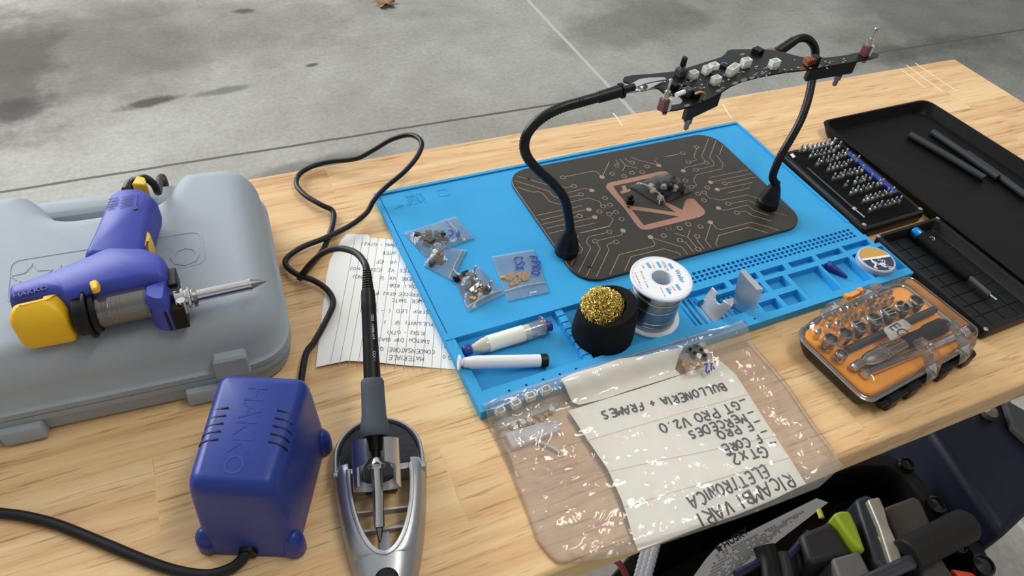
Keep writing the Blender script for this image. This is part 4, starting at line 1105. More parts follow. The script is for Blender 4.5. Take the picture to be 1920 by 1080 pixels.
# ---------------------------------------------------------------- brass wool tip cleaner
cl = thing('tip_cleaner', 'black foam cup stuffed with curly brass wool standing in the mat', 'tip cleaner', V(.3195, .3890, FZ + .0008))
N = 48
rs = []
hi = R(-25)
def rim_h(t): return .0505 + .0060 * math.cos(t - hi) - .0045 * max(0, math.cos(t - R(215))) ** 2
for r_, f, inn in ((.0255, 0, 0), (.0290, .012, 0), (.0312, .08, 0), (.0318, .18, 0), (.0312, .45, 0), (.0298, .80, 0), (.0284, .93, 0), (.0268, .99, 0), (.0248, 1.0, 1), (.0232, .97, 1), (.0215, .80, 1), (.0180, .45, 1), (.0170, .40, 1)):
    rs.append([((r_ * (1 - inn * .30 * max(0, math.cos(6.2831853 * j / N - R(-38))))) * math.cos(6.2831853 * j / N), (r_ * (1 - inn * .30 * max(0, math.cos(6.2831853 * j / N - R(-38))))) * math.sin(6.2831853 * j / N), f * rim_h(6.2831853 * j / N)) for j in range(N)])
MB().rings(rs).build('foam_cup', M_blackm, cl)
bw = MB()
rb = random.Random(12)
cc = Vector((-.0050, .0035, .0440))
for k in range(520):
    th, ph = rb.uniform(0, 6.283), math.acos(rb.uniform(-.25, 1))
    d = Vector((math.sin(ph) * math.cos(th), math.sin(ph) * math.sin(th), math.cos(ph)))
    c = cc + Vector((d.x * .0205, d.y * .0205, d.z * .0175)) * rb.uniform(.86, 1.04)
    t1 = d.orthogonal().normalized(); t1 = Matrix.Rotation(rb.uniform(0, 6.28), 3, d) @ t1; t2 = d.cross(t1)
    rr_, pit = rb.uniform(.0010, .0020), rb.uniform(.0006, .0012)
    pts = []
    for i in range(13):
        a_ = i * .95
        pts.append(c + t1 * (pit * (i - 6)) + (t2 * math.cos(a_) + d * math.sin(a_)) * rr_)
    bw.tube(pts, .00024, 4, caps=False)
bw.build('brass_wool', M_brass, cl)
MB().lathe([(.0005, .026), (.0185, .030), (.0198, .042), (.0165, .053), (.0100, .0585), (.0005, .0600)], 24, c=(cc.x, cc.y, 0)).build('wool_core', mat('dense_brass_wool', '6E5518', .6, metal=.6, bump=1, bscale=600), cl)

# ---------------------------------------------------------------- solder spool
spx, spy = .3838, .3985
sl = thing('solder_spool', 'white spool of shiny solder wire with printed label on its upper flange', 'solder spool', V(spx, spy, FZ + .0008))
SR = .0322
M_spool = mat('milky_spool_plastic', 'DCE3EE', .35, sss=.0)
def flange(z, name):
    MB().lathe([(.0120, z), (SR - .001, z), (SR, z + .0008), (SR, z + .0026), (SR - .001, z + .0034), (.0120, z + .0034)], 56, cap0=False, cap1=False).build(name, M_spool, sl)
flange(0, 'lower_flange'); flange(.0550, 'upper_flange')
MB().lathe([(.0120, 0), (.0120, .0584)], 40, cap0=False, cap1=False).lathe([(.0104, .0584), (.0104, 0)], 40, cap0=False, cap1=False).lathe([(.0104, .0584), (.0120, .0584)], 40, cap0=False, cap1=False).build('hub', M_spool, sl)
wm, wnt, wp = newmat('wound_solder_wire')
wp.inputs['Base Color'].default_value = hexc('B4B4B2'); wp.inputs['Metallic'].default_value = 1; wp.inputs['Roughness'].default_value = .26
wp.inputs['Anisotropic'].default_value = .9; wp.inputs['Anisotropic Rotation'].default_value = .25
tgw = wnt.nodes.new('ShaderNodeTangent'); tgw.direction_type = 'RADIAL'; tgw.axis = 'Z'
wnt.links.new(tgw.outputs['Tangent'], wp.inputs['Tangent'])
MB().lathe([(.0121, .0034), (.0268, .0040), (.0262, .0080), (.0256, .0200), (.0252, .0360), (.0256, .0500), (.0250, .0549), (.0121, .0549)], 56, cap0=False, cap1=False).build('wound_wire', wm, sl)
for z, tl in ((.030, .05), (.042, -.04), (.014, .03), (.009, -.02)):
    MB().tube([((.0260) * math.cos(R(a)), .0260 * math.sin(R(a)), z + tl * .0260 * math.cos(R(a + 40))) for a in range(0, 361, 8)], .00055, 6, caps=False).build('wire_turn', M_solder, sl)
ztop = FZ + .0008 + .0584
m = MB()
n = 56
ro = [(.0288 * math.cos(6.2831853 * j / n), .0288 * math.sin(6.2831853 * j / n), .05845) for j in range(n)]
ri = [(.0122 * math.cos(6.2831853 * j / n), .0122 * math.sin(6.2831853 * j / n), .05845) for j in range(n)]
m.rings([ri, ro], False, False).build('paper_label', mat('spool_label_paper', 'EEEFF1', .6), sl)
M_pill = mat('light_blue_print', '6FA9D2', .6); M_teal = mat('teal_print', '2F93B3', .6)
def stx(s, p0, p1, h, m_, name, bold=.0):
    tx = text_mb(s, 1.0, 0, align='LEFT', bold=bold)
    w = max(p.x for p in tx.v)
    A, B = at(p0[0], p0[1], ztop), at(p1[0], p1[1], ztop)
    d = (B - A); Ln = d.length; d.normalize(); u_ = Vector((-d.y, d.x, 0))
    tx.v = [A + d * (p.x / w * Ln) + u_ * (p.y * h) + Vector((0, 0, .00018)) for p in tx.v]
    tx.build(name, m_, sl, world=True)
stx('Weller', (1268, 506), (1281, 530), .0078, M_teal, 'brand_lettering', .015)
for (p0, p1) in (((1213, 493), (1220, 503)), ((1232, 491), (1239, 502)), ((1254, 494), (1261, 504)), ((1268, 533), (1275, 544)), ((1250, 540), (1257, 551))):
    A, B = at(p0[0], p0[1], ztop), at(p1[0], p1[1], ztop)
    d = (B - A).normalized(); u_ = Vector((-d.y, d.x, 0)) * .0017
    q = rpoly([tuple((A - u_)[:2]), tuple((B - u_)[:2]), tuple((B + u_)[:2]), tuple((A + u_)[:2])], .0009, 3)
    MB().prism(q, TZ + ztop + .0001, TZ + ztop + .00018).build('label_pill', M_pill, sl, world=True)
M_spi = mat('grey_print', '4C4F57', .6)
for s, p0, p1, h in (('1.2mm', (1223, 494), (1228, 503), .0025), ('LEAD FREE 1.1', (1240, 489), (1249, 507), .0019), ('SOLDER WIRE', (1244, 491), (1253, 508), .0022), ('500g', (1204, 497), (1208, 503), .0023), ('WELDWIRE', (1259, 536), (1266, 545), .0023), ('1 lb', (1255, 539), (1258, 544), .0025), ('Sn 60 Pb 38 Cu 2', (1190, 511), (1203, 541), .0024), ('FLUX 2.2%', (1201, 508), (1215, 540), .0026), ('05.07.19', (1238, 539), (1247, 556), .0019)):
    stx(s, p0, p1, h, M_spi, 'label_lettering')

# ---------------------------------------------------------------- bent metal bracket
brk = thing('metal_bracket', 'bent satin metal bracket with a notch standing in the mat compartments', 'bracket', at(1370, 590, FZ))
def c1p(x, y): return (1240 + x / 4.5, 420 + y / 4.5)
def pl_pts(P0, P1, P2, pxs):
    n_ = (P1 - P0).cross(P2 - P0)
    o = Vector((0, 0, TZ + CAM_H)); out_ = []
    for x, y in pxs:
        d = CM @ Vector(((x - 960) / FPX, -(y - 540) / FPX, -1.0))
        out_.append(o + d * ((P0 - o).dot(n_) / d.dot(n_)))
    return out_, n_.normalized()
def sheet(P, n_, th=.0011):
    return MB().rings([[p for p in P], [p - n_ * th for p in P]], smooth=False)
bz = FZ + .0012
f0, f1, t0 = at(*c1p(312, 690), bz), at(*c1p(440, 855), bz), at(*c1p(427, 532), bz + .024)
P, n_ = pl_pts(f0, f1, t0, [c1p(*q) for q in ((312, 690), (440, 855), (592, 692), (520, 640), (522, 655), (505, 672), (485, 674), (462, 655), (453, 625), (460, 600), (480, 585), (430, 532))])
if n_.dot(Vector((0, 0, 1))) < 0: n_ = -n_
sheet(P, n_).build('notched_arm', M_alu, brk, world=True, bevel=.0003)
lip = []
e0, e1 = at(*c1p(240, 716), bz + .004), at(*c1p(368, 878), bz + .004)
for k in range(9):
    f = k / 8
    h_ = .0048 * (1 - f) ** 1.5 - .0020 * math.sin(f * math.pi)
    lip.append((e0.lerp(f0, f), e1.lerp(f1, f), h_))
m = MB()
rows = []
for p, q, h_ in lip:
    z = TZ + bz + max(h_, -.0010)
    rows.append([Vector((p.x, p.y, z)), Vector((q.x, q.y, z)), Vector((q.x, q.y, z - .0010)), Vector((p.x, p.y, z - .0010))])
m.rings(rows, smooth=True).build('curved_lip', M_alu, brk, world=True, angle=40)
q0, q1, q2 = at(*c1p(600, 690), bz + .004), at(*c1p(860, 545), bz + .047), at(*c1p(668, 388), bz + .047)
P, n_ = pl_pts(q0, q1, q2, [c1p(*q) for q in ((598, 688), (612, 775), (630, 797), (770, 752), (786, 735), (822, 650), (856, 548), (664, 392), (640, 470))])
if n_.x > 0: n_ = -n_
sheet(P, n_).build('tall_arm', M_alu, brk, world=True, bevel=.0003)
zt = q1.z - TZ
P = [at(*c1p(*q), zt) for q in ((660, 392), (694, 378), (706, 386), (857, 545), (848, 552), (805, 556))]
MB().prism([(p.x, p.y) for p in P][::-1], TZ + zt - .0011, TZ + zt).build('top_flange', M_alu, brk, world=True)
P = [at(*c1p(*q), bz + .007) for q in ((520, 640), (612, 622), (600, 690), (592, 692))]
MB().prism([(p.x, p.y) for p in P][::-1], TZ + bz + .0060, TZ + bz + .0070).build('joining_strip', M_alu, brk, world=True)
P = [at(*c1p(*q), bz) for q in ((312, 690), (440, 855), (620, 795), (600, 690))]
MB().prism([(p.x, p.y) for p in P][::-1], TZ + bz - .0011, TZ + bz).build('base_strip', M_alu, brk, world=True)

# ---------------------------------------------------------------- round tin and blue nozzle in the compartments
tn = thing('round_tin', 'round clear-lidded tin with gold and navy label in the end compartment', 'tin', V(.6815, .3770, FZ + .0008))
MB().lathe([(.0195, 0), (.0208, .001), (.0208, .0110), (.0200, .0112)], 48).build('tin_body', mat('tin_body_plastic', '9EA6B4', .4), tn)
MB().lathe([(.0216, .0075), (.0222, .0085), (.0222, .0152), (.0214, .0162), (.0196, .0164), (.0192, .0156)], 48, cap0=False).build('lid', mat('pearl_lid_plastic', 'AEB6C6', .3), tn)
zl = FZ + .0008 + .0164
def half(lo_, hi_, r_=.0192, n=40):
    pts = []
    an = R(-8); 
    for j in range(n):
        t = 6.2831853 * j / n
        x, y = r_ * math.cos(t), r_ * math.sin(t)
        pts.append((x, y))
    # clip by band lo_ < y' < hi_
    def clip(P, s, c):
        o_ = []
        for i in range(len(P)):
            a_, b_ = P[i - 1], P[i]
            fa_, fb_ = s * (a_[1] - c), s * (b_[1] - c)
            if (fa_ >= 0) != (fb_ >= 0):
                k = fa_ / (fa_ - fb_); o_.append((a_[0] + (b_[0] - a_[0]) * k, a_[1] + (b_[1] - a_[1]) * k))
            if fb_ >= 0: o_.append(b_)
        return o_
    pts = clip(clip(pts, 1, lo_), -1, hi_)
    c_, s_ = math.cos(an), math.sin(an)
    return [(x * c_ - y * s_, x * s_ + y * c_) for x, y in pts]
MB().prism(half(.0035, .03), .0158, .0164).build('gold_label', mat('gold_print', 'C79A4A', .45), tn)
MB().prism(half(.0005, .0035), .0158, .01645).build('white_band', M_white, tn)
MB().prism(half(-.03, .0005), .0158, .0164).build('navy_label', mat('navy_print', '2D3350', .45), tn)
w = MB()
for s, px, py, ax, ay, sz in (('GEAR PRO', 1675, 502, 1622, 484, .0042), ('TACK', 1660, 488, 1640, 484, .0034)):
    O, A = at(px, py, zl), at(ax, ay, zl)
    d = (A - O).normalized(); u_ = Vector((-d.y, d.x, 0))
    handwrite(w, s, (O.x, O.y), (d.x, d.y), (u_.x, u_.y), sz, .0008, lambda x, y: TZ + zl + .0001, pitch=.95)
pp = [at(*q, zl + .0001) for q in ((1632, 484), (1636, 490), (1642, 496), (1640, 501), (1645, 503))]
ribbon(w, smooth_path(pp, 4), .0022, .0001)
ribbon(w, smooth_path([at(*q, zl + .0001) for q in ((1650, 496), (1656, 494), (1660, 497))], 4), .0036, .0001)
w.build('label_lettering', M_print, tn, world=True)
a, b = at(1552, 497, FZ + .006), at(1589, 520, FZ + .003)
F = frame_xyz(a, b); L = (b - a).length
cn = thing('dispensing_nozzle', 'small dark blue cone nozzle lying in a square mat compartment', 'nozzle', a, rot=F.to_euler())
xl([(.0050, -.002), (.0056, 0), (.0052, .004), (.0046, .006)]).build('nozzle_base', M_navy, cn)
xl([(.0046, .006), (.0014, L), (.0008, L)]).build('nozzle_cone', M_navy, cn)
# ---------------------------------------------------------------- big poly bag with the label sheet
def zbase(x, y):
    """height of what the bag lies on: the bench, then the front rim of the mat"""
    f = max(0.0, min(1.0, (y - .322) / .020))
    f = f * f * (3 - 2 * f)
    return .0008 + .0122 * f
def lerp_poly(P, f):
    Ls = [(P[i + 1] - P[i]).length for i in range(len(P) - 1)]
    d = f * sum(Ls)
    for i, l_ in enumerate(Ls):
        if d <= l_ or i == len(Ls) - 1: return P[i].lerp(P[i + 1], min(1, d / l_))
        d -= l_
def edge(pts, z): return [Vector(at(x, y, z(i / (len(pts) - 1)) if callable(z) else z)[:2]) for i, (x, y) in enumerate(pts)]
e_back = edge([(905, 758), (950, 742), (1000, 722), (1100, 689), (1200, 660), (1300, 629), (1360, 612), (1392, 602)], .016)
e_front = edge([(1045, 1055), (1125, 1047), (1190, 1034), (1240, 1018), (1330, 988), (1404, 963), (1470, 938), (1538, 911), (1582, 871)], .004)
e_left = edge([(905, 758), (922, 795), (938, 830), (960, 880), (985, 945), (1008, 1010), (1030, 1040), (1045, 1055)], lambda f: .014 - .010 * f)
e_right = edge([(1392, 602), (1420, 640), (1462, 690), (1485, 722), (1530, 792), (1562, 838), (1582, 871)], lambda f: .014 - .010 * f)
bag = thing('poly_bag', 'large clear poly bag with a handwritten label sheet at the bench front edge', 'plastic bag', V(.32, .27))
def bag_xy(s, t):
    a, b = lerp_poly(e_back, s), lerp_poly(e_front, s)
    c, d = lerp_poly(e_left, t), lerp_poly(e_right, t)
    p = a * (1 - t) + b * t + c * (1 - s) + d * s - (e_back[0] * (1 - s) * (1 - t) + e_back[-1] * s * (1 - t) + e_front[0] * (1 - s) * t + e_front[-1] * s * t)
    return p
def paper_z(x, y): return TZ + zbase(x, y) + .0020 + .0045 * max(0.0, min(1.0, (y - .165) / .04)) + .0009 * noise.noise(Vector((x * 22, y * 22, 4)))
def bag_top(x, y, s, t):
    e = min(s, 1 - s, t, 1 - t)
    p = Vector((x * 36 + 3, y * 36, 1.7))
    cr = abs(noise.noise(p)) * .0042 + abs(noise.noise(Vector((x * 95 + y * 40, y * 95 - x * 25, 5)))) * .0032 + abs(noise.noise(Vector((x * 210, y * 190, 9)))) * .0016
    amp = .45 + .9 * math.exp(-(min(s, 1 - s) / .16) ** 2) + .5 * math.exp(-((1 - t) / .1) ** 2)
    h = .0088 + .0065 * math.exp(-((s - .10) / .14) ** 2 - ((t - .16) / .2) ** 2) + .006 * math.exp(-((s - .83) / .10) ** 2 - ((t - .12) / .13) ** 2)
    k = min(1, e * 30)
    z = TZ + zbase(x, y) + .0012 * (1 - k) + k * (h - .0012) + amp * cr * min(1, e * 9 + .3)
    return max(z, paper_z(x, y) + .0012) if e > .004 else z
NS, NT = 84, 64
up, lo_ = [], []
for j in range(NT + 1):
    for i in range(NS + 1):
        p = bag_xy(i / NS, j / NT)
        up.append((p.x, p.y, bag_top(p.x, p.y, i / NS, j / NT))); lo_.append((p.x, p.y, TZ + zbase(p.x, p.y)))
qs = [(j * (NS + 1) + i, j * (NS + 1) + i + 1, (j + 1) * (NS + 1) + i + 1, (j + 1) * (NS + 1) + i) for j in range(NT) for i in range(NS)]
MB().add(up, qs, True).build('upper_film', M_film2, bag, world=True, angle=75)
MB().add(lo_, qs, True).build('lower_film', M_film2, bag, world=True, angle=75)
# the label sheet and the folded sheet behind it, both inside the bag
def cut_sheet(px, zf, zguess, step=.007):
    W = [at(x, y, zguess(x, y) if callable(zguess) else zguess) for x, y in px]
    bm = bmesh.new(); bm.faces.new([bm.verts.new((p.x, p.y, 0)) for p in W])
    for ax in (0, 1):
        q = min(p[ax] for p in W) + step
        while q < max(p[ax] for p in W):
            co = Vector((0, 0, 0)); no = Vector((0, 0, 0)); co[ax] = q; no[ax] = 1
            bmesh.ops.bisect_plane(bm, geom=bm.verts[:] + bm.edges[:] + bm.faces[:], plane_co=co, plane_no=no); q += step
    bm.verts.index_update()
    m = MB().add([(v.co.x, v.co.y, zf(v.co.x, v.co.y)) for v in bm.verts], [tuple(v.index for v in f.verts) for f in bm.faces], True)
    bm.free(); return m
ls = thing('label_sheet', 'off-white paper label with black capitals inside the large poly bag', 'paper label', V(.32, .24, .006))
cut_sheet([(1066, 769), (1110, 756), (1200, 728), (1280, 702), (1352, 677), (1380, 702), (1420, 764), (1470, 843), (1514, 903), (1450, 934), (1380, 963), (1290, 994), (1198, 1029), (1188, 1005), (1165, 935), (1140, 880), (1100, 822)], paper_z, .0075).build('sheet', M_label, ls, world=True, angle=80)
wr = MB(); rw = random.Random(21)
def adv(s, pitch): return sum((.7 if c == ' ' else (.55 if c in 'I.()1' else pitch)) for c in s)
for s, p0, p1, hgt in (('RICAMBI VARI', (1478, 884), (1308, 962), .0118), ('ELETTRONICA', (1431, 872), (1289, 930), .0104), ('GTX2', (1431, 836), (1366, 854), .0098), ('F CORE', (1421, 815), (1352, 835), .0088),
                       ('F PRO', (1405, 790), (1342, 810), .0084), ('MERCEDES', (1392, 775), (1287, 810), .0084), ('GT PRO V2.0', (1379, 752), (1234, 798), .0095), ('BULLONERIA + FRAMES', (1355, 719), (1126, 772), .0088)):
    A, B = at(*p0, .0075), at(*p1, .0075)
    d = (B - A); k = d.length / (adv(s, 1.05) - .25) / (hgt * .8); d.normalize()
    u_ = Vector((-d.y, d.x, 0))
    handwrite(wr, s, (A.x, A.y), (d.x * k, d.y * k), (u_.x, u_.y), hgt, .0019, lambda x, y: paper_z(x, y) + .0002, rw)
for p0, p1 in (((1455, 829), (1441, 832)), ((1438, 807), (1426, 811)), ((1425, 788), (1414, 792)), ((1413, 771), (1401, 775)), ((1397, 748), (1386, 752))):
    A, B = at(*p0, .0075), at(*p1, .0075)
    ribbon(wr, [Vector((q.x, q.y, paper_z(q.x, q.y) + .0002)) for q in (A.lerp(B, k / 4) for k in range(5))], .0016, .00012)
wr.build('handwriting', M_ink, ls, world=True)
cr_ = MB()
for p0, p1 in (((1100, 826), (1405, 738)), ((1140, 884), (1455, 818)), ((1172, 950), (1480, 858))):
    A, B = at(*p0, .0075), at(*p1, .0075)
    ribbon(cr_, [Vector((q.x, q.y, paper_z(q.x, q.y) + .0001)) for q in (A.lerp(B, k / 16) for k in range(17))], .0007, .0002)
cr_.build('fold_crease', mat('creased_paper', 'D6D2C6', .85), ls, world=True)
fs = thing('folded_sheet', 'blank off-white paper strip inside the large poly bag by the mat', 'paper', V(.30, .335, .012))
cut_sheet([(1050, 714), (1075, 703), (1120, 690), (1160, 676), (1200, 671), (1281, 653), (1273, 668), (1270, 682), (1281, 691), (1180, 722), (1140, 736), (1090, 748), (1076, 744)], lambda x, y: TZ + zbase(x, y) + .0058, .016).build('sheet', M_label, fs, world=True, angle=80)

# parts in the bag
M_conn = mat('white_connector_plastic', 'E9EAE6', .5)
def connector(name, label, group):
    t = thing(name, label, 'connector', (0, 0, 0), 0, group)
    MB().box(-.0045, .0045, -.0034, -.0022, 0, .0075).box(-.0045, .0045, .0022, .0034, 0, .0075).box(-.0045, -.0033, -.0034, .0034, 0, .0075).box(.0033, .0045, -.0034, .0034, 0, .0075).box(-.0045, .0045, -.0034, .0034, 0, .0020).build('shell', M_conn, t, bevel=.0003)
    m = MB()
    for k in (-.0018, 0, .0018): m.box(k - .0003, k + .0003, -.0003, .0003, .001, .0062)
    m.build('pins', M_chrome, t)
    return t
c0 = None
for px, py in ((938, 772), (967, 760), (994, 748), (1022, 737)):
    p = at(px, py, .0125)
    p.z = TZ + zbase(p.x, p.y) + .0006
    if c0 is None: c0 = connector('wire_connector', 'white wire connector in the row inside the poly bag', 'connectors in the poly bag'); c0.location = p; c0.rotation_euler = (0, 0, R(8))
    else: dup(c0, p, (0, 0, R(rnd.uniform(0, 15))))
P = [at(*q, .006) for q in ((928, 792), (1045, 748), (1050, 760), (934, 806))]
q = MB().puffr([(p.x, p.y) for p in P][::-1], .001, [(TZ + .0012, 0), (TZ + .0062, 0), (TZ + .0068, .0006)]).build('carrier_strip', film_mat('milky_strip', haze=.30, gloss=.12), None)
tag(q, 'clear plastic carrier strip below the row of white connectors in the bag', 'plastic strip')
P = [at(*q_, .006) for q_ in ((946, 812), (1046, 783), (1052, 806), (962, 840))]
q = MB().puffr([(p.x, p.y) for p in P][::-1], .001, [(TZ + .0012, 0), (TZ + .0058, 0), (TZ + .0064, .0006)]).build('plastic_block', film_mat('milky_block', haze=.5, gloss=.12), None)
tag(q, 'milky plastic strip of pockets below the brown parts in the poly bag', 'plastic strip')
q = MB().tube([at(1004, 826, .0035), at(1030, 836, .0035), at(1052, 848, .0035)], .0016, 8).build('plastic_rod', film_mat('milky_rod', haze=.6, gloss=.12), None)
tag(q, 'short translucent rod beside the milky plastic strip in the poly bag', 'plastic rod')
strew('chip', 'amber_component', 'tiny amber component loose in the poly bag below the connectors', 'component', 'amber components loose in the poly bag', [(972, 786), (986, 782), (998, 790), (1010, 778), (1024, 776), (1002, 776), (1016, 786)], .0025, 31, lay=False)
strew('cap', 'button_cap', 'tiny pale cap loose in the poly bag below the connectors', 'button cap', 'pale caps loose in the poly bag', [(962, 800), (992, 792), (1034, 772), (980, 796)], .0025, 32, lay=False)
zip_bag('zip_bag', 'small zip bag of grey and brown parts inside the poly bag by the blank strip', [(1272, 662), (1322, 640), (1345, 690), (1286, 702)], .0138, hump(.5, .5, .45, .004), 8, (1, 0, .85), [('V2', (1334, 684), (1318, 690), (1338, 692))], .0075, wob=.0005)
strew('switch', 'push_switch', 'tiny black switch in the small bag inside the poly bag', 'push switch', 'black switches in the bag inside the poly bag', [(1292, 660), (1303, 655), (1312, 662), (1300, 668), (1318, 672)], .0145, 33, lay=False)
strew('chip', 'amber_component', 'tiny amber component in the small bag inside the poly bag', 'component', 'amber components in the bag inside the poly bag', [(1284, 684), (1292, 690), (1300, 682), (1310, 684)], .0145, 34, lay=False)
strew('cap', 'button_cap', 'tiny pale cap in the small bag inside the poly bag', 'button cap', 'pale caps in the bag inside the poly bag', [(1308, 672), (1322, 664), (1314, 652)], .0145, 35, lay=False)
# ---------------------------------------------------------------- black baking-sheet style tray with rubber rods
bt = thing('metal_tray', 'large black rimmed tray holding dark rubber rods beside the bit case', 'tray', V(.93, .43))
quad_ = [(.832, .200), (1.072, .200), (1.039, .645), (.8185, .641)]
MB().rings([[(p[0], p[1], TZ + z) for p in rpoly(inset(quad_, d), .018, 6)] for z, d in ((.0006, .008), (.004, .006), (.0165, .0008), (.0185, 0), (.0200, .0015), (.0200, .004), (.0175, .0055), (.0050, .0095), (.0035, .012))]).build('tray_shell', mat('black_enamel', '070709', .42, spec=.16, bump=.05, bscale=300), bt, world=True, angle=50)
M_rod = mat('dark_rubber_rod', '23252A', .6)
for lab, a, b in (('dark rubber rod in the tray, outermost towards the bit case', (1706, 252), (1846, 334)), ('dark rubber rod in the tray, middle of the three', (1748, 247), (1872, 333)), ('dark rubber rod in the tray, nearest the tray far wall', (1812, 287), (1925, 368))):
    A, B = at(*a, .0086), at(*b, .0086)
    q = MB().tube([A, A.lerp(B, .5) + Vector((.001, 0, 0)), B], .0047, 16).build('rubber_rod', M_rod, None, bevel=.0006)
    tag(q, lab, 'rubber rod', 'rubber rods in the black tray')

# ---------------------------------------------------------------- bit case
bc = thing('bit_case', 'flat black case with foam full of upright screwdriver bits', 'bit case', V(.766, .510))
bq = [(.7095, .4255), (.8175, .4285), (.8200, .5965), (.7110, .5945)]
CZ = .0160
MB().rings([[(p[0], p[1], TZ + z) for p in rpoly(inset(bq, d), .006, 5)] for z, d in ((.0004, .003), (.002, .0005), (.004, 0), (.0145, 0), (.0158, .0008), (CZ, .002), (CZ, .0055), (.0145, .006))]).build('case_shell', M_black, bc, world=True, angle=50)
M_foam = mat('charcoal_foam', '121214', .95, spec=.1, bump=.5, bscale=1500)
MB().rings([[(p[0], p[1], TZ + z) for p in rpoly(inset(bq, d), .004, 4)] for z, d in ((.0140, .0062), (.0154, .0062), (.0156, .007))]).build('foam', M_foam, bc, world=True)
def c3(x, y): return (1450 + x / 5.141, 240 + y / 5.141)
for p in ((100, 243), (1418, 780), (875, 932), (606, 100)):
    MB().lathe([(.0028, 0), (.0028, .0006), (.0022, .0008)], 16, c=tuple(at(*c3(*p), CZ))).build('magnet', M_chrome, bc, world=True)
m = MB(); A, B = at(*c3(150, 312), CZ), at(*c3(800, 885), CZ)
m.tube([A, B], .0005, 6).build('shell_edge', M_grey, bc, world=True)
FZ2 = .0156
m = MB(); P = [at(*c3(*q), FZ2 + .0002) for q in ((160, 255), (185, 243), (215, 275), (190, 290))]
m.prism([(p.x, p.y) for p in P][::-1], TZ + FZ2, TZ + FZ2 + .0003).build('white_mark', M_print, bc, world=True)
# bits
def make_bit():
    t = thing('screwdriver_bit', 'small steel screwdriver bit standing upright in the black foam of the bit case', 'screwdriver bit', (0, 0, 0), 0, 'screwdriver bits in the foam')
    MB().lathe([(.0023, 0), (.0023, .0068), (.0015, .0078)], 6).build('hex_shank', M_steel, t)
    MB().lathe([(.0014, .0075), (.0013, .0132), (.0008, .0140)], 10).build('bit_tip', M_steel, t)
    return t
spots = [(252, 240), (298, 232), (345, 300), (395, 290), (437, 281), (478, 273), (525, 262), (570, 250), (620, 208), (348, 228), (390, 215), (430, 205), (470, 195), (512, 186), (556, 178),
         (408, 378), (455, 355), (505, 348), (548, 336), (600, 318), (640, 298), (682, 282), (515, 430), (563, 415), (605, 406), (645, 398), (690, 382), (738, 340), (788, 345),
         (568, 515), (615, 504), (655, 485), (705, 470), (746, 466), (795, 455), (838, 440), (678, 582), (775, 555), (823, 545), (860, 528), (920, 518), (737, 660), (782, 640), (832, 630), (885, 615), (922, 602), (990, 575), (1022, 570),
         (855, 730), (893, 720), (940, 708), (988, 692), (1037, 678), (1078, 658), (1120, 650), (920, 820), (965, 800), (1012, 785), (1062, 775), (1108, 765), (1150, 745), (1197, 738)]
b0 = None
for x, y in spots:
    p = at(*c3(x, y), FZ2)
    if b0 is None: b0 = make_bit(); b0.location = p
    else: dup(b0, p, (R(rnd.uniform(-4, 4)), R(rnd.uniform(-4, 4)), rnd.uniform(0, 1)))
A, B = at(*c3(712, 238), FZ2 + .002), at(*c3(1185, 632), FZ2 + .002)
F = frame_xyz(A, B); L = (B - A).length
q = MB().box(0, L, -.0040, .0040, -.0018, .0022).xf(F).build('blue_bar', mat('blue_anodised_bar', '27409E', .4, metal=.3), None, bevel=.0008)
tag(q, 'slim blue bar lying in the foam along the far side of the bit case', 'blue bar')
A, B = at(*c3(330, 385), FZ2 + .0014), at(*c3(775, 775), FZ2 + .0014)
fx = thing('shaft_extension', 'thin dark extension shaft with bright tip lying in the foam near the mat', 'extension shaft', A)
dv = (B - A).normalized()
MB().tube([A, B], .0011, 8).build('shaft', M_grey, fx, world=True)
T = at(*c3(880, 862), FZ2 + .0014)
MB().tube([B - dv * .001, B + dv * .0035], .0024, 6).tube([B + dv * .0035, T], [.0013, .0010], 8).build('tip', M_chrome, fx, world=True)

# ---------------------------------------------------------------- case lid used as a parts tray, with the driver in it
ld = thing('case_lid', 'shallow black gridded case lid holding a blue-capped screwdriver', 'case lid', V(.77, .33))
lq = [(.7195, .2470), (.8280, .2500), (.8235, .4165), (.7155, .4135)]
MB().rings([[(p[0], p[1], TZ + z) for p in rpoly(inset(lq, d), .006, 5)] for z, d in ((.0004, .003), (.002, .0005), (.0150, 0), (.0165, .001), (.0165, .0045), (.0150, .0055), (.0045, .0075), (.0036, .0085))]).build('lid_shell', M_black, ld, world=True, angle=50)
m = MB()
I = inset(lq, .009)
def bil(P, s, t): return (Vector(P[0]) * (1 - s) + Vector(P[1]) * s) * (1 - t) + (Vector(P[3]) * (1 - s) + Vector(P[2]) * s) * t
M_tile = mat('black_satin_panel', '121315', .42, spec=.25)
for i in range(4):
    for j in range(9):
        s0, s1, t0, t1 = i / 4 + .008, (i + 1) / 4 - .008, j / 9 + .005, (j + 1) / 9 - .005
        P = [bil(I, s0, t0), bil(I, s1, t0), bil(I, s1, t1), bil(I, s0, t1)]
        m.prism([tuple(p) for p in P], TZ + .0034, TZ + .0042)
m.build('grid_panel', M_tile, ld, world=True)
for c in lq:
    cc_ = Vector(c).lerp(Vector((.7715, .3315)), .035)
    MB().lathe([(.0026, 0), (.0026, .0006), (.002, .0008)], 16, c=(cc_.x, cc_.y, TZ + .0165)).build('magnet', M_chrome, ld, world=True)
A, B = at(1712, 432, .0118), at(1868, 563, .0095)
F = frame_xyz(A, B); L = (B - A).length
sd = thing('screwdriver', 'slim black precision screwdriver with metallic blue cap lying in the lid', 'screwdriver', A, rot=F.to_euler())
xl([(.0052, 0), (.0066, .0010), (.0068, .010), (.0062, .0115)], 24).build('spin_cap', mat('blue_anodised_cap', '2C8FD6', .25, metal=.8), sd, bevel=.0004)
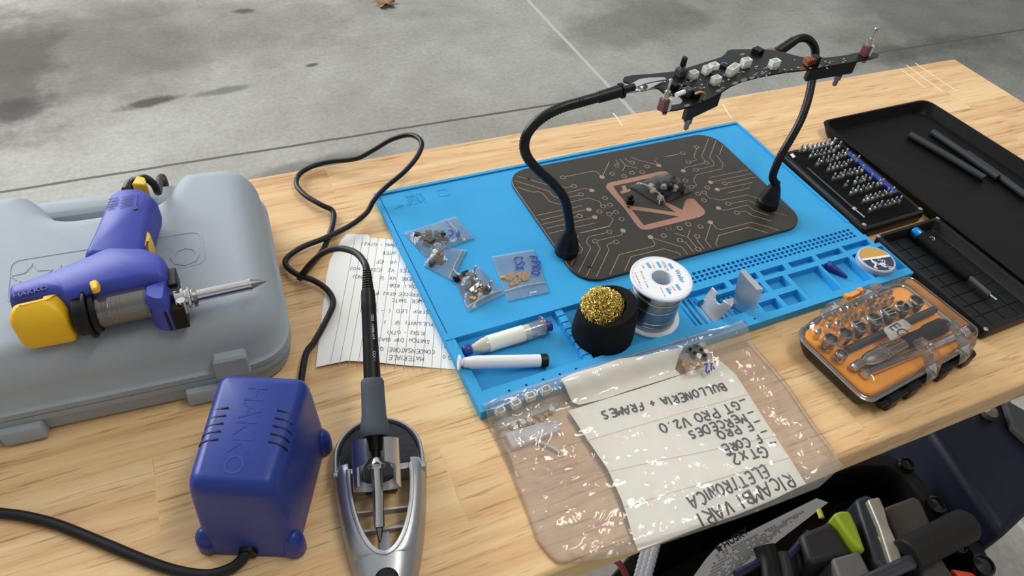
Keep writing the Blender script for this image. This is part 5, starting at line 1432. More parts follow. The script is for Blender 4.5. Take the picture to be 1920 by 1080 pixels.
xl([(.0060, .0115), (.0062, .030), (.0060, .060), (.0062, .084), (.0050, .088)], 12).build('handle', M_blackm, sd)
xl([(.0036, .088), (.0034, .118), (.0028, L - .024)], 16).build('shaft', M_grey, sd)
xl([(.0026, L - .024), (.0026, L - .014), (.0016, L - .012), (.0015, L - .003), (.0022, L)], 10).build('bit_tip', M_chrome, sd)
A = at(1748, 447, .0105)
MB().tube([A + Vector((.003 * math.cos(R(a)), .003 * math.sin(R(a)), 0)) for a in range(0, 361, 20)], .0007, 6, caps=False).build('clip_ring', M_steel, sd, world=True)

# ---------------------------------------------------------------- socket set with clear lid
KA = R(6.7)
kt = thing('socket_set', 'black and clear lidded socket set with orange insert at the bench front', 'socket set', V(.523, .222), KA)
KM = Matrix.Translation(V(.523, .222)) @ Matrix.Rotation(KA, 4, 'Z')
ko = [(-.0105, -.006), (.163, -.006), (.163, .0935), (-.0105, .0935)]
kr = [.014, .010, .014, .020]
def kring(d, z, sc_=1.0): return [(p[0], p[1], z) for p in rpoly(inset(ko, d), [max(.004, q - d * .5) for q in kr], 6)]
MB().rings([kring(d, z) for z, d in ((.0006, .012), (.003, .0085), (.012, .004), (.0195, .0015), (.0215, 0), (.0235, 0), (.0235, .0025), (.0205, .0035))]).build('base_shell', M_black, kt, angle=50)
M_insert = mat('orange_insert', 'EE9C36', .6, bump=.1, bscale=600)
MB().rings([kring(d, z) for z, d in ((.0195, .004), (.0250, .0045), (.0262, .0058))]).build('tool_insert', M_insert, kt)
MB().rings([kring(d, z) for z, d in ((.0238, -.0004), (.0256, -.0010), (.0262, .0012), (.0360, .0022), (.0420, .0042), (.0446, .0075), (.0452, .012))]).build('clear_lid', M_clear, kt, angle=45)
MB().rings([kring(-.0012, .0236), kring(-.0012, .0256), kring(.0016, .0256), kring(.0016, .0236), kring(-.0012, .0236)], False, False, smooth=False).build('lid_flange', film_mat('clear_edge', haze=.22, gloss=.22, bump=.02), kt)
for u in (.050, .104):
    MB().rings([[(u + w_ * .017 * k_, v, z) for k_ in (-1, -.7, .7, 1) for z in ()] or [(u - .016 * w_, v, .026), (u - .011 * w_, v, .026 + h_), (u + .011 * w_, v, .026 + h_), (u + .016 * w_, v, .026)] for v, w_, h_ in ((.080, .9, .0175), (.095, 1, .0165), (.1015, .8, .010), (.103, .6, .002))]).build('lid_tab', M_clear, kt, bevel=.001)
for u in (.082, .136):
    MB().rings([[(u - .009, v, z0_), (u - .005, v, z0_ + h_), (u + .005, v, z0_ + h_), (u + .009, v, z0_)] for v, z0_, h_ in ((.020, .0445, .0015), (.006, .040, .0085), (-.0085, .026, .018), (-.0125, .018, .010), (-.0135, .014, .002))]).build('hinge_cover', M_clear, kt, bevel=.0008)
MB().box(.064, .090, .0945, .1000, .0335, .0400).box(.064, .069, .0945, .1000, .0335, .0430).box(.085, .090, .0945, .1000, .0335, .0430).build('latch', mat('bright_orange_latch', 'F09A3E', .45), kt, bevel=.0008)
MB().cyl((.010, -.0085, .0125), (.160, -.0085, .0125), .0038).build('hinge_rod', M_black, kt)
for u in (.030, .060, .110, .150):
    MB().puff(rrect(u - .010, u + .010, -.014, .004, .004), [(.0005, .002), (.002, 0), (.0155, 0), (.018, .002)]).build('hinge_knuckle', M_black, kt)
def kz(px, py, z): return at(px, py, z)
# lid emblem plate and raised letters, moulded in the lid
M_frost = film_mat('frosted_plate', haze=.38, gloss=.10, rough=.3, hazecol=(.62, .6, .56, 1))
P = [kz(*q, .0454) for q in ((1655, 616), (1693, 598), (1712, 613), (1671, 640))]
MB().puffr([(p.x, p.y) for p in P][::-1], .003, [(TZ + .0450, 0), (TZ + .0460, 0), (TZ + .0462, .0004)], 4).build('lid_emblem', M_frost, kt, world=True)
tx = text_mb('EG', 1, .0, align='CENTER'); hgt = .014
A, B = kz(1671, 627, .0463), kz(1699, 611, .0463)
d = (B - A).normalized(); u_ = Vector((-d.y, d.x, 0))
w_ = max(p.x for p in tx.v) - min(p.x for p in tx.v)
tx.v = [A.lerp(B, .5) + u_ * (-p.x * .014) + d * (p.y * .020) for p in tx.v]
tx.build('lid_lettering', M_grey, kt, world=True)
tx = text_mb('HUEMI', 1, .004, align='LEFT')
A, B = kz(1596, 612, .0456), kz(1715, 566, .0456); d = (B - A); w_ = max(p.x for p in tx.v); dl = d.length; d.normalize(); u_ = Vector((-d.y, d.x, 0))
tx.v = [A + d * (p.x / w_ * dl) + u_ * (p.y * .013) + Vector((0, 0, .0003 + p.z * .05)) for p in tx.v]
tx.build('lid_lettering', film_mat('moulded_clear_letter', haze=.16, gloss=.12, hazecol=(.75, .74, .7, 1)), kt, world=True)
# sockets
def make_socket():
    t = thing('socket', 'x', 'socket', (0, 0, 0), 0, 'chrome sockets in the socket set')
    hexr = lambda r: [(r * math.cos(R(60 * (j // 8) + 60 * (j % 8) / 8)), 0) for j in range(48)]
    def circ(r, z): return [(r * math.cos(6.2831853 * j / 48), r * math.sin(6.2831853 * j / 48), z) for j in range(48)]
    def hx(r, z):
        o_ = []
        for j in range(48):
            a_ = 6.2831853 * j / 48; m_ = (a_ % (math.pi / 3)) - math.pi / 6
            q_ = r * math.cos(math.pi / 6) / math.cos(m_)
            o_.append((q_ * math.cos(a_), q_ * math.sin(a_), z))
        return o_
    MB().rings([circ(.0072, 0), circ(.0076, .0008), circ(.0080, .0080), circ(.0080, .0152), circ(.0075, .0160), hx(.0070, .0160), hx(.0066, .0150), hx(.0066, .0050)]).build('socket_body', M_chrome, t, angle=30)
    return t
sk = None
names = ['smallest chrome socket, set in front of the row', 'chrome socket at the left end of the row under the clear lid', 'second chrome socket from the orange-latch-side end of the row'] 
for i, (px, py, s_, lab) in enumerate(((1580, 661, .78, 'smallest chrome socket, set apart in front of the row in the socket set'), (1557, 638, .95, 'chrome socket at the corner end of the row in the socket set'), (1584, 627, .95, 'second chrome socket in the row, counted from the corner end'), (1609, 614, 1.05, 'third chrome socket in the row, counted from the corner end'),
                                      (1639, 601, 1.12, 'fourth chrome socket in the row, middle of the socket set'), (1664, 588, 1.12, 'fifth chrome socket in the row, just behind the lid emblem'), (1691, 577, 1.05, 'sixth chrome socket in the row, second from the lid end'), (1717, 566, 1.0, 'seventh chrome socket in the row, at the end nearest the black lid'))):
    p = kz(px, py, .0385); p.z = TZ + .0262
    if sk is None: sk = make_socket(); o_ = sk; sk.location = p
    else: o_ = dup(sk, p)
    o_.scale = (s_, s_, .98 if s_ > .8 else .72)
    o_['label'] = lab
# hex bits in two ranks
def make_hexbit():
    t = thing('hex_bit', 'steel hex bit in the slanted ranks under the clear lid of the socket set', 'hex bit', (0, 0, 0), 0, 'hex bits in the socket set')
    MB().lathe([(.0030, 0), (.0034, .0006), (.0034, .0100), (.0028, .0106)], 6).build('hex_shank', M_chrome, t)
    MB().lathe([(.0018, .010), (.0016, .0135), (.0011, .0150)], 10).build('bit_tip', M_steel, t)
    return t
hb = None
for px, py in ((1538, 617), (1559, 606), (1577, 600), (1590, 592), (1604, 588), (1618, 582), (1633, 574), (1645, 569), (1660, 562), (1674, 556), (1549, 591), (1566, 583), (1582, 576), (1598, 571), (1613, 566), (1628, 560), (1642, 554), (1657, 548), (1672, 542)):
    p = kz(px, py, .040); p.z = TZ + .0262
    if hb is None: hb = make_hexbit(); hb.location = p
    else: dup(hb, p, (R(rnd.uniform(-6, 6)), R(rnd.uniform(-6, 6)), rnd.uniform(0, 1)))
# ratchet handle
A, B = kz(1597, 690, .032), kz(1775, 606, .032)
F = frame_xyz(A, B); L = (B - A).length
rt = thing('ratchet_handle', 'chrome ratchet handle with black end lying under the clear lid', 'ratchet', A, rot=F.to_euler())
def flat(prof): return MB().rings([[(x, w_ * .5 * math.cos(6.2831853 * j / 20), h_ * .5 * math.sin(6.2831853 * j / 20)) for j in range(20)] for x, w_, h_ in prof])
flat([(0, .004, .004), (.002, .009, .008), (.012, .011, .009), (.016, .008, .008), (.022, .014, .010), (.030, .017, .011), (.052, .017, .011), (.062, .015, .010), (L * .52, .013, .010)]).build('ratchet_head', M_chrome, rt)
MB().box(.043, .0445, -.009, .009, -.0045, .0058).box(.047, .0485, -.009, .009, -.0045, .0058).build('ratchet_ring', M_steel, rt)
flat([(L * .52, .013, .010), (L * .60, .016, .011), (L * .75, .014, .010), (L * .80, .018, .011), (L * .96, .018, .011), (L, .010, .008)]).build('grip', M_black, rt)
A, B = kz(1618, 703, .0305), kz(1812, 622, .0305)
F = frame_xyz(A, B); L = (B - A).length
eb = thing('extension_bar', 'long chrome extension bar along the hinge side of the socket set', 'extension bar', A, rot=F.to_euler())
xl([(.0030, 0), (.0050, .0010), (.0050, .006), (.0038, .008), (.0038, L - .020), (.0046, L - .018)], 20).build('bar', M_chrome, eb)
xl([(.0046, L - .018), (.0062, L - .012), (.0064, L - .002), (.0052, L)], 20).build('drive_end', M_chrome, eb)
A, B = kz(1588, 656, .0305), kz(1752, 580, .0305)
q = MB().tube([A, A.lerp(B, .5), B], .0040, 14).build('flexible_shaft', M_grey, None)
tag(q, 'dark flexible shaft lying between the sockets and the ratchet in the socket set', 'flexible shaft')
# ---------------------------------------------------------------- gooseneck arms standing on the plate
M_goose = mat('black_gooseneck_hose', '0A0B0D', .36, spec=.35)
def cone_base(root, x, y):
    b = MB().lathe([(.0125, 0), (.0135, .0008), (.0138, .009), (.0128, .0105), (.0122, .015), (.0080, .028), (.0052, .034), (.0048, .037)], 28)
    b.build('magnet_base', M_black, root)
def gooseneck(mb, pts, r):
    P = smooth_path(pts, 40)
    # even spacing, then a faint spiral swelling along the hose
    Q = [P[0]]; acc = 0
    for a, b in zip(P, P[1:]):
        d = (b - a).length
        while acc + d >= .0016:
            a = a.lerp(b, (.0016 - acc) / d); d = (b - a).length; acc = 0; Q.append(a.copy())
        acc += d
    mb.tube(Q, [r * (1.0 if i % 2 else .90) for i in range(len(Q))], 12)
    return mb
B1 = at(1061, 474, PZ + .0002); B1.z = PT + .0002
ga = thing('gooseneck_arm', 'black gooseneck arm curving up from the plate corner by the zip bags', 'gooseneck arm', B1)
cone_base(ga, 0, 0)
def Y(px, py, y):
    d = CM @ Vector(((px - 960) / FPX, -(py - 540) / FPX, -1.0))
    return Vector((0, 0, TZ + CAM_H)) + d * (y / d.y)
yb = B1.y
top = Vector((B1.x, B1.y, PT + .034))
pa = [top, Y(1066, 405, yb), Y(1058, 372, yb + .001), Y(1036, 343, yb + .003), Y(1008, 318, yb + .005), Y(989, 295, yb + .006), Y(983, 272, yb + .007), Y(991, 247, yb + .008), Y(1015, 222, yb + .010), Y(1050, 203, yb + .011), Y(1090, 191, yb + .012), Y(1130, 180, yb + .013)]
g1 = gooseneck(MB(), pa, .0052).build('hose', M_goose, ga, world=True)
e0, e1 = Y(1120, 183, yb + .013), Y(1168, 169, yb + .014)
dv = (e1 - e0).normalized()
MB().tube([e0, e1 - dv * .003], [.0056, .0062], 16).tube([e1 - dv * .003, e1 - dv * .0005], .0078, 18).tube([e1, e1 + dv * .013], .0036, 14).build('ferrule', M_black, ga, world=True, bevel=.0004)
k0, k1 = Y(1186, 164, yb + .016), Y(1247, 150, yb + .019)
dv = (k1 - k0).normalized(); upz = Vector((0, 0, 1))
sdv = dv.cross(upz).normalized()
def jaw(sgn):
    rs = []
    for f, w_, o_ in ((0, .0035, .0008), (.25, .0045, .0034), (.55, .0040, .0030), (1.0, .0022, .0008)):
        c = k0.lerp(k1, f) + upz * (sgn * o_)
        rs.append([c + sdv * w_, c + sdv * w_ + upz * sgn * .0012, c - sdv * w_ + upz * sgn * .0012, c - sdv * w_])
    return MB().rings(rs, smooth=False)
jaw(1).build('clip_jaw', M_chrome, ga, world=True); jaw(-1).build('clip_jaw', M_chrome, ga, world=True)
MB().tube([k0.lerp(k1, .3) + sdv * .005, k0.lerp(k1, .3) - sdv * .005], .0028, 12).build('clip_pivot', M_chrome, ga, world=True)

B2 = at(1437, 386, PZ + .0002); B2.z = PT + .0002
gb_ = thing('gooseneck_arm', 'black gooseneck arm rising straight past the circuit board by the bit case', 'gooseneck arm', B2)
cone_base(gb_, 0, 0)
yb = B2.y
top = Vector((B2.x, B2.y, PT + .034))
pb = [top, Y(1449, 330, yb + .002), Y(1463, 294, yb + .006), Y(1484, 258, yb + .012), Y(1502, 224, yb + .022), Y(1514, 190, yb + .038), Y(1521, 160, yb + .055), Y(1526, 130, yb + .068), Y(1529, 104, yb + .076), Y(1526, 86, yb + .078), Y(1514, 73, yb + .078), Y(1499, 72, yb + .077), Y(1483, 80, yb + .076)]
gooseneck(MB(), pb, .0050).build('hose', M_goose, gb_, world=True)
e0, e1 = Y(1488, 77, yb + .076), Y(1459, 97, yb + .074)
MB().tube([e0, e1], [.0056, .0060], 16).tube([e1, e1.lerp(e0, -.18)], [.0066, .0056], 16).build('ferrule', M_black, gb_, world=True)
k0, k1 = Y(1458, 98, yb + .074), Y(1422, 103, yb + .070)
dv = (k1 - k0).normalized(); sdv = dv.cross(upz).normalized()
jaw(1).build('clip_jaw', M_copperm, gb_, world=True); jaw(-1).build('clip_jaw', M_copperm, gb_, world=True)

# ---------------------------------------------------------------- wheel-shaped circuit board held by the arms
BZ = .200
bd = thing('circuit_board', 'black wheel-shaped circuit board with white connectors held above the plate by gooseneck arms', 'circuit board', at(1400, 140, BZ))
ol = [(1168, 149), (1171, 144), (1185, 141), (1225, 138), (1262, 134), (1288, 127), (1330, 114), (1352, 107), (1360, 101), (1364, 95), (1372, 92.5), (1400, 92), (1445, 93), (1470, 98), (1500, 106), (1530, 109), (1560, 107), (1588, 103), (1602, 99.5), (1620, 98), (1640, 99), (1648, 102), (1646, 106), (1632, 110),
      (1604, 115), (1570, 121), (1540, 126), (1510, 130.5), (1470, 135), (1430, 142), (1392, 151.5), (1370, 161), (1352, 173), (1330, 185), (1302, 197), (1270, 205), (1246, 208), (1234, 204), (1232, 199), (1238, 196.5), (1258, 197.5), (1276, 194), (1281, 187), (1274, 179), (1254, 178), (1243, 172), (1236, 166), (1214, 157), (1192, 158), (1178, 159), (1180, 155), (1170, 153)]
P = [tuple(at(x, y, BZ)[:2]) for x, y in ol][::-1]
MB().prism(P, TZ + BZ - .0017, TZ + BZ).build('board', M_pcb, bd, world=True)
def slabp(px, z0, z1, name, m_, parent, zpx=None, **k):
    Q = [tuple(at(x, y, z1 if zpx is None else zpx)[:2]) for x, y in px]
    ar = sum(Q[i - 1][0] * Q[i][1] - Q[i][0] * Q[i - 1][1] for i in range(len(Q)))
    if ar < 0: Q = Q[::-1]
    return MB().prism(Q, TZ + z0, TZ + z1).build(name, m_, parent, world=True, **k)
M_paddle = mat('black_side_block', '0D0E10', .5)
slabp([(1292, 201), (1354, 172), (1354, 166), (1320, 180), (1286, 194)], BZ - .0165, BZ - .0018, 'side_block', M_paddle, bd, zpx=BZ)
slabp([(1520, 129.5), (1608, 114.5), (1606, 109), (1516, 123)], BZ - .0150, BZ - .0018, 'side_block', M_paddle, bd, zpx=BZ)
for px, py in ((1300, 194), (1584, 115)):
    p = at(px, py, BZ)
    MB().lathe([(.0040, -.0165), (.0040, -.0215), (.0026, -.0220), (.0026, -.0285), (.0014, -.0300)], 14, c=(p.x, p.y, TZ + BZ)).build('push_shaft', M_dsteel, bd, world=True)
p = at(1247, 207, BZ); MB().lathe([(.0022, -.004), (.0026, -.0018)], 12, c=tuple(p)).build('solder_stub', M_dsteel, bd, world=True)
p = at(1622, 109, BZ); MB().lathe([(.0022, -.005), (.0026, -.0018)], 12, c=tuple(p)).build('solder_stub', M_dsteel, bd, world=True)
# toggle switches
M_red = mat('dark_red_switch_body', '6E3B40', .4)
for px, py, rz in ((1243, 206, .1), (1620, 104, .1)):
    p = at(px, py, BZ); z0 = TZ + BZ + .0002
    F = Matrix.Translation((p.x, p.y, z0)) @ Matrix.Rotation(rz, 4, 'Z')
    t = MB().box(-.0042, .0022, -.0042, .0042, 0, .0120).xf(F).build('toggle_switch', M_red, bd, world=True, bevel=.0004)
    MB().box(.0022, .0052, -.0044, .0044, 0, .0124).xf(F).build('metal_bracket', M_print, t, world=True, bevel=.0002)
    MB().lathe([(.0034, .0120), (.0034, .0140), (.0028, .0142), (.0028, .0200), (.0014, .0202), (.0012, .0290), (.0019, .0315), (.0012, .0325)], 16).xf(F).build('lever', M_chrome, t, world=True)
# potentiometer
p = at(1275, 142, BZ)
F = Matrix.Translation(p) @ Matrix.Rotation(.15, 4, 'Z')
t = MB().box(-.0048, .0048, -.0045, .0045, 0, .0085).xf(F).build('potentiometer', M_grey, bd, world=True, bevel=.0006)
MB().lathe([(.0022, .0085), (.0022, .0115)], 14).xf(F).build('shaft', M_chrome, t, world=True)
MB().lathe([(.0032, .0112), (.0030, .0200), (.0026, .0206)], 16).xf(F).build('knob', M_black, t, world=True)
# white connectors
for px, py, w_, d_, h_, rz in ((1298, 147, .0075, .0055, .0068, .2), (1323, 138, .0062, .0060, .0070, .2), (1336, 131, .0085, .0060, .0060, .2), (1340, 157, .0080, .0055, .0070, .2), (1371, 139, .0145, .0060, .0080, .45), (1396, 125, .0085, .0060, .0078, .1), (1449, 127, .0090, .0060, .0078, .1)):
    p = at(px, py, BZ)
    F = Matrix.Translation((p.x, p.y, TZ + BZ)) @ Matrix.Rotation(rz, 4, 'Z')
    w_, d_, h_ = w_ * 1.22, d_ * 1.22, h_ * 1.15
    w2, d2 = w_ / 2, d_ / 2
    MB().box(-w2, w2, -d2, d2, 0, h_ * .35).box(-w2, w2, -d2, -d2 + .0008, 0, h_).box(-w2, w2, d2 - .0008, d2, 0, h_).box(-w2, -w2 + .0008, -d2, d2, 0, h_).box(w2 - .0008, w2, -d2, d2, 0, h_).xf(F).build('white_connector', M_conn, bd, world=True, bevel=.0002)
# black keys, chips and passives
for px, py, a_, h_, m_ in ((1263, 167, .0070, .0062, M_black), (1288, 178, .0080, .0075, M_grey), (1303, 181, .0075, .0070, M_black), (1287, 165, .0065, .0045, M_black), (1340, 141, .0100, .0022, M_black), (1357, 126, .0070, .0030, M_black), (1420, 99, .0100, .0050, M_black), (1312, 171, .0050, .0040, M_brown)):
    p = at(px, py, BZ)
    F = Matrix.Translation((p.x, p.y, TZ + BZ)) @ Matrix.Rotation(.25, 4, 'Z')
    MB().box(-a_ / 2, a_ / 2, -a_ / 2, a_ / 2, 0, h_).xf(F).build('key_switch', m_, bd, world=True, bevel=.0004)
p = at(1268, 178, BZ + .004)
MB().tube([p, p + Vector((.012, .003, 0))], .0024, 12).build('white_capacitor', M_white, bd, world=True)
p = at(1357, 122, BZ); MB().box(-.003, .003, -.002, .002, 0, .002).xf(Matrix.Translation(p)).build('blue_component', mat('blue_component', '4F7FC4', .4), bd, world=True)
rs_ = random.Random(4)
m = MB()
for _ in range(80):
    f = rs_.random()
    cx = 1255 + f * 330; cy = 176 - f * 60 + rs_.uniform(-14, 10) - 8 * math.sin(f * 3.1)
    p = at(cx, cy, BZ)
    a_, b_ = rs_.uniform(.0006, .0014), rs_.uniform(.0005, .0009)
    m.merge(MB().box(-a_, a_, -b_, b_, 0, rs_.uniform(.0004, .0012)), Matrix.Translation((p.x, p.y, TZ + BZ)) @ Matrix.Rotation(.2 + rs_.choice((0, 1.57)), 4, 'Z'))
q = m.build('surface_components', mat('tinned_component', 'B9B9B4', .35, metal=.6), bd, world=True); q['kind'] = 'stuff'
m = MB()
for px, py, w_ in ((1395, 150, .010), (1410, 146, .008), (1378, 156, .009), (1430, 137, .007), (1416, 140, .006), (1355, 165, .006), (1347, 170, .008), (1216, 147, .006), (1392, 102, .008), (1288, 198, .008)):
    p = at(px, py, BZ)
    F = Matrix.Translation((p.x, p.y, TZ + BZ)) @ Matrix.Rotation(.3, 4, 'Z') @ Matrix.Diagonal((1, .45, 1, 1))
    m.merge(MB().lathe([(w_ / 2, 0), (w_ / 2, .00015)], 14), F)
q = m.build('bare_pad', mat('tinned_pad', '7E807C', .3, metal=.5), bd, world=True); q['kind'] = 'stuff'
# copper-pinned plug and amber key beside the toggle
p = at(1517, 121, BZ)
F = Matrix.Translation((p.x, p.y, TZ + BZ)) @ Matrix.Rotation(.05, 4, 'Z')
t = MB().box(.0045, .0105, -.0045, .0045, 0, .0090).xf(F).build('plug', M_black, bd, world=True, bevel=.0005)
m = MB()
for i in range(4):
    for z_ in (.0015, .0050):
        m.box(-.0075 + i * .0032, -.0055 + i * .0032, -.0042, .0042, z_, z_ + .0028)
m.xf(F).build('copper_pins', M_copperm, t, world=True)
pts = [at(1303, 176, BZ + .006), at(1316, 172, BZ + .009), at(1322, 178, BZ + .005), at(1318, 186, BZ + .001)]
MB().tube(smooth_path(pts, 4), .0018, 8, flat=.5).build('amber_ribbon', mat('amber_ribbon_cable', '9C7B52', .5), bd, world=True)
# ---------------------------------------------------------------- what stands below the front of the bench
def block(px, z0, z1, name, m_, parent, bevel=.004):
    Q = [tuple(at(x, y, z1)[:2]) for x, y in px]
    ar = sum(Q[i - 1][0] * Q[i][1] - Q[i][0] * Q[i - 1][1] for i in range(len(Q)))
    if ar < 0: Q = Q[::-1]
    return MB().prism(Q, TZ + z0, TZ + z1).build(name, m_, parent, world=True, bevel=bevel, seg=3)
M_navybox = mat('navy_black_plastic', '141A2A', .5, spec=.3)
M_tub = mat('black_tub_plastic', '0B0B0C', .42, spec=.35)
M_slate = mat('slate_grey_plastic', '2C3038', .45)
M_tub2 = mat('dim_grey_plastic', '2A2B2F', .5)
M_warm = mat('warm_grey_plastic', '45423E', .55)
fz = -TZ + .0005
# navy storage box on the floor
nb = thing('storage_box', 'navy black plastic storage box on the floor under the bench end', 'storage box', at(1830, 880, -.42))
block([(1712, 760), (1880, 690), (1968, 925), (1882, 1006)], fz, -.40, 'box_body', M_navybox, nb, .015)
block([(1882, 745), (1960, 790), (1955, 850), (1900, 800)], -.3995, -.385, 'box_flap', mat('grey_fabric_flap', '4A4A4C', .8, bump=.3, bscale=300), nb, .004)
MB().lathe([(.012, 0), (.012, .010), (.006, .016)], 20, c=tuple(at(1853, 778, -.395))).build('latch_knob', mat('tarnished_latch', '8C8272', .4, metal=.8), nb, world=True)
# open black tub with tools in it
TBZ = -.44
tb = thing('tool_tub', 'open black plastic tub full of power tools under the bench front', 'tool tub', at(1500, 1000, TBZ))
tq = [(1120, 1180), (1140, 1085), (1215, 1000), (1360, 930), (1500, 880), (1600, 850), (1668, 850), (1715, 880), (1758, 935), (1812, 992), (1850, 1030), (1866, 1080), (1850, 1180)]
Q = [tuple(at(x, y, TBZ)[:2]) for x, y in tq][::-1]
MB().rings([[(p[0], p[1], TZ + z) for p in rpoly(inset(Q, d), .012, 4)] for z, d in ((fz, .03), (TBZ - .03, .006), (TBZ - .004, 0), (TBZ, .003), (TBZ, .022), (TBZ - .006, .026), (TBZ - .10, .034))]).build('tub_shell', M_tub, tb, world=True, angle=50)
for px, py, r_ in ((1697, 874, .013), (1752, 950, .016), (1840, 1062, .018), (1796, 1030, .011)):
    p = at(px, py, TBZ)
    MB().lathe([(r_, 0), (r_, .004), (r_ * .9, .008), (r_ * .75, .0085), (r_ * .7, .006), (r_ * .45, .007), (.001, .0085)], 24, c=(p.x, p.y, TZ + TBZ + .0005)).build('rim_knob', mat('glossy_black_knob', '0C0C0D', .2, spec=.6), tb, world=True)
IZ = TBZ - .07
# instruction sheet
sh = thing('instruction_sheet', 'printed white instruction sheet in a plastic sleeve inside the black tub', 'instruction sheet', at(1420, 1010, TBZ + .004))
Q = [at(x, y, TBZ + .006) for x, y in ((1270, 1130), (1297, 1085), (1325, 1046), (1350, 1019), (1400, 999), (1531, 934), (1553, 942), (1508, 977), (1462, 1012), (1400, 1062), (1352, 1120))]
MB().prism([(p.x, p.y) for p in Q][::-1], TZ + TBZ + .0052, TZ + TBZ + .0060).build('sheet', mat('sleeved_paper', '9C9E9E', .5, var=.06, vscale=18), sh, world=True)
def htxt(s, p0, p1, hgt, m_, name):
    tx = text_mb(s, 1, 0, align='LEFT', bold=.02)
    A, B = at(p0[0], p0[1], TBZ + .0064), at(p1[0], p1[1], TBZ + .0064)
    w_ = max(p.x for p in tx.v); d = B - A; dl = d.length; d.normalize(); u_ = Vector((-d.y, d.x, 0))
    tx.v = [A + d * (p.x / w_ * dl) + u_ * ((p.y + p.x * .12) * hgt) for p in tx.v]
    tx.build(name, m_, sh, world=True)
htxt('HUSKY', (1356, 1024), (1406, 1000), .014, M_ink, 'brand_lettering')
c = at(1348, 1028, TBZ + .0064)
MB().prism([(c.x + (.007 if k % 2 == 0 else .003) * math.sin(k * math.pi / 5), c.y + (.007 if k % 2 == 0 else .003) * math.cos(k * math.pi / 5)) for k in range(10)][::-1], c.z - .0003, c.z).build('star_mark', M_ink, sh, world=True)
m = MB()
for k in range(13):
    A, B = at(1342 - k * 2.6, 1042 + k * 7.5, TBZ + .0061), at(1508 - k * 11, 958 + k * 9.5, TBZ + .0061)
    n_ = 30
    for i in range(n_):
        if rnd.random() < .22: continue
        ribbon(m, [A.lerp(B, i / n_), A.lerp(B, (i + .8) / n_)], .0018 if k else .0028, .0002)
q = m.build('small_print', mat('grey_small_print', '6D7074', .7), sh, world=True)
# cordless tool
ct = thing('cordless_tool', 'grey and lime green cordless power tool lying in the black tub', 'power tool', at(1640, 1000, IZ))
Z1 = TBZ + .03
block([(1604, 935), (1625, 926), (1640, 932), (1690, 1040), (1662, 1075), (1640, 1050)], IZ, Z1, 'tool_body', M_slate, ct, .008)
block([(1563, 962), (1577, 957), (1594, 957), (1607, 985), (1625, 1034), (1612, 1030), (1596, 1012)], IZ, Z1 + .004, 'lime_panel', M_lime, ct, .006)
block([(1627, 936), (1649, 931), (1658, 950), (1668, 985), (1682, 1015), (1700, 1070), (1680, 1085), (1664, 1035), (1648, 985)], IZ, Z1 + .010, 'silver_rail', mat('worn_silver_rail', 'C2C0B4', .45, metal=.6, var=.3, vscale=40, bump=.4, bscale=60), ct, .003)
block([(1646, 1002), (1662, 1018), (1682, 1030), (1706, 1044), (1712, 1060), (1700, 1072), (1690, 1046), (1664, 1036)], Z1 - .01, Z1 + .004, 'lime_trim', M_lime, ct, .003)
block([(1500, 1000), (1560, 975), (1598, 1040), (1520, 1056)], IZ, Z1 - .006, 'battery_pack', M_tub2, ct, .008)
block([(1560, 1046), (1612, 1032), (1636, 1078), (1580, 1100)], IZ, Z1 - .004, 'battery_foot', mat('light_grey_plastic', '6F7070', .5), ct, .005)
block([(1658, 950), (1715, 929), (1728, 938), (1752, 992), (1690, 1022), (1680, 1006)], IZ, Z1 - .004, 'guard_plate', M_warm, ct, .006)
A, B = at(1698, 1043, Z1 + .012), at(1812, 984, Z1 + .012)
MB().tube([A, B], .0245, 28).tube([B, B + (B - A).normalized() * .004], [.0245, .018], 28).build('motor_barrel', mat('matte_black_barrel', '131211', .6), ct, world=True, bevel=.003)
A, B, C = at(1610, 1098, Z1 + .012), at(1680, 1066, Z1 + .014), at(1722, 1048, Z1 + .010)
MB().tube(smooth_path([A, B, C], 6), .0105, 18).build('glossy_handle', mat('glossy_grey_handle', '3C424B', .2, spec=.6), ct, world=True)
block([(1720, 1052), (1762, 1038), (1800, 1095), (1740, 1110)], IZ, Z1 - .012, 'battery_pack', M_warm, ct, .006)
q = block([(1784, 1066), (1822, 1072), (1836, 1082), (1800, 1084)], TBZ - .04, TBZ - .002, 'orange_trigger', mat('bright_orange_plastic', 'E0532A', .45), None, .003)
tag(q, 'bright orange plastic lug beside the rim knob of the black tub', 'plastic lug')
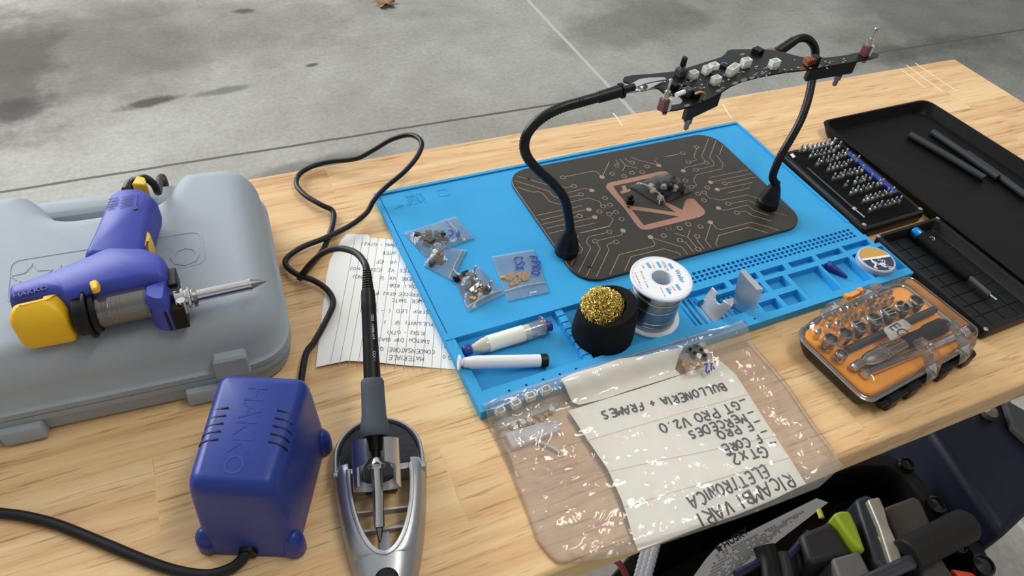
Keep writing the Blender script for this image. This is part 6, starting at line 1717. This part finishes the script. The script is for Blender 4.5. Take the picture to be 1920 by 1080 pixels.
# hoses and leads beside the sheet
for lab, px, m_, r_ in (('black hose standing up beside the printed sheet in the tub', [(1432, 1024), (1440, 1048), (1446, 1090)], M_cord, .016), ('grey ribbed hose beside the black hose in the tub', [(1462, 1036), (1468, 1060), (1474, 1095)], M_slate, .012), ('dark blue lead crossing the tub next to the printed sheet', [(1380, 1078), (1420, 1058), (1475, 1044), (1500, 1020), (1516, 1000)], mat('navy_lead', '1A2140', .4), .006)):
    q = MB().tube(smooth_path([at(x, y, TBZ + .020 - i * .004) for i, (x, y) in enumerate(px)], 8), r_, 18).build('hose' if 'hose' in lab else 'lead', m_, None)
    tag(q, lab, 'hose' if 'hose' in lab else 'lead')
q = MB().tube([at(1535, 955, TBZ + .012), at(1541, 972, TBZ + .010)], .0042, 12).build('yellow_plug', mat('yellow_green_plug', 'C9C850', .5), None, bevel=.001)
tag(q, 'small yellow-green plug between the printed sheet and the lime tool', 'plug')
# bubble wrap and a red lead at the near end of the tub
bwp = MB()
for i in range(9):
    for j in range(3):
        p = at(1193 + i * 2.4 - i * .0 + j * 9, 1090 - i * 9 + j * 3, TBZ + .012 + .004 * j)
        bwp.lathe([(.0062, 0), (.0058, .0030), (.0040, .0050), (.0005, .0056)], 10, c=tuple(p))
q = bwp.build('bubble_wrap', mat('grey_bubble_film', 'A9ACB2', .25, spec=.5), None); q['kind'] = 'stuff'
tag(q, 'crumpled strip of bubble wrap poking out under the poly bag', 'bubble wrap')
q = MB().tube(smooth_path([at(1120, 1040, -.42), at(1146, 1046, -.42), at(1165, 1062, -.42), at(1180, 1095, -.43)], 8), .0045, 12).build('red_lead', mat('dark_red_lead', '7A2A2C', .45), None)
tag(q, 'dark red lead looping out below the bench front edge', 'lead')
# dry leaf on the floor
lf = at(722, 9, -TZ + .002)
L_ = MB()
pts = []
for k in range(22):
    a = 6.2831853 * k / 22
    r_ = .034 * (1 + .35 * math.sin(5 * a) + .15 * math.sin(9 * a + 1))
    pts.append((lf.x + r_ * math.cos(a) * 1.2, lf.y + r_ * math.sin(a), lf.z + .008 * math.sin(3 * a) + .010))
L_.add(pts + [(lf.x, lf.y, lf.z)], [(k, (k + 1) % 22, 22) for k in range(22)], True)
q = L_.build('dry_leaf', mat('dry_brown_leaf', '8A6A48', .8), None, solid=.001)
tag(q, 'dry brown leaf lying on the concrete floor beyond the bench', 'leaf')
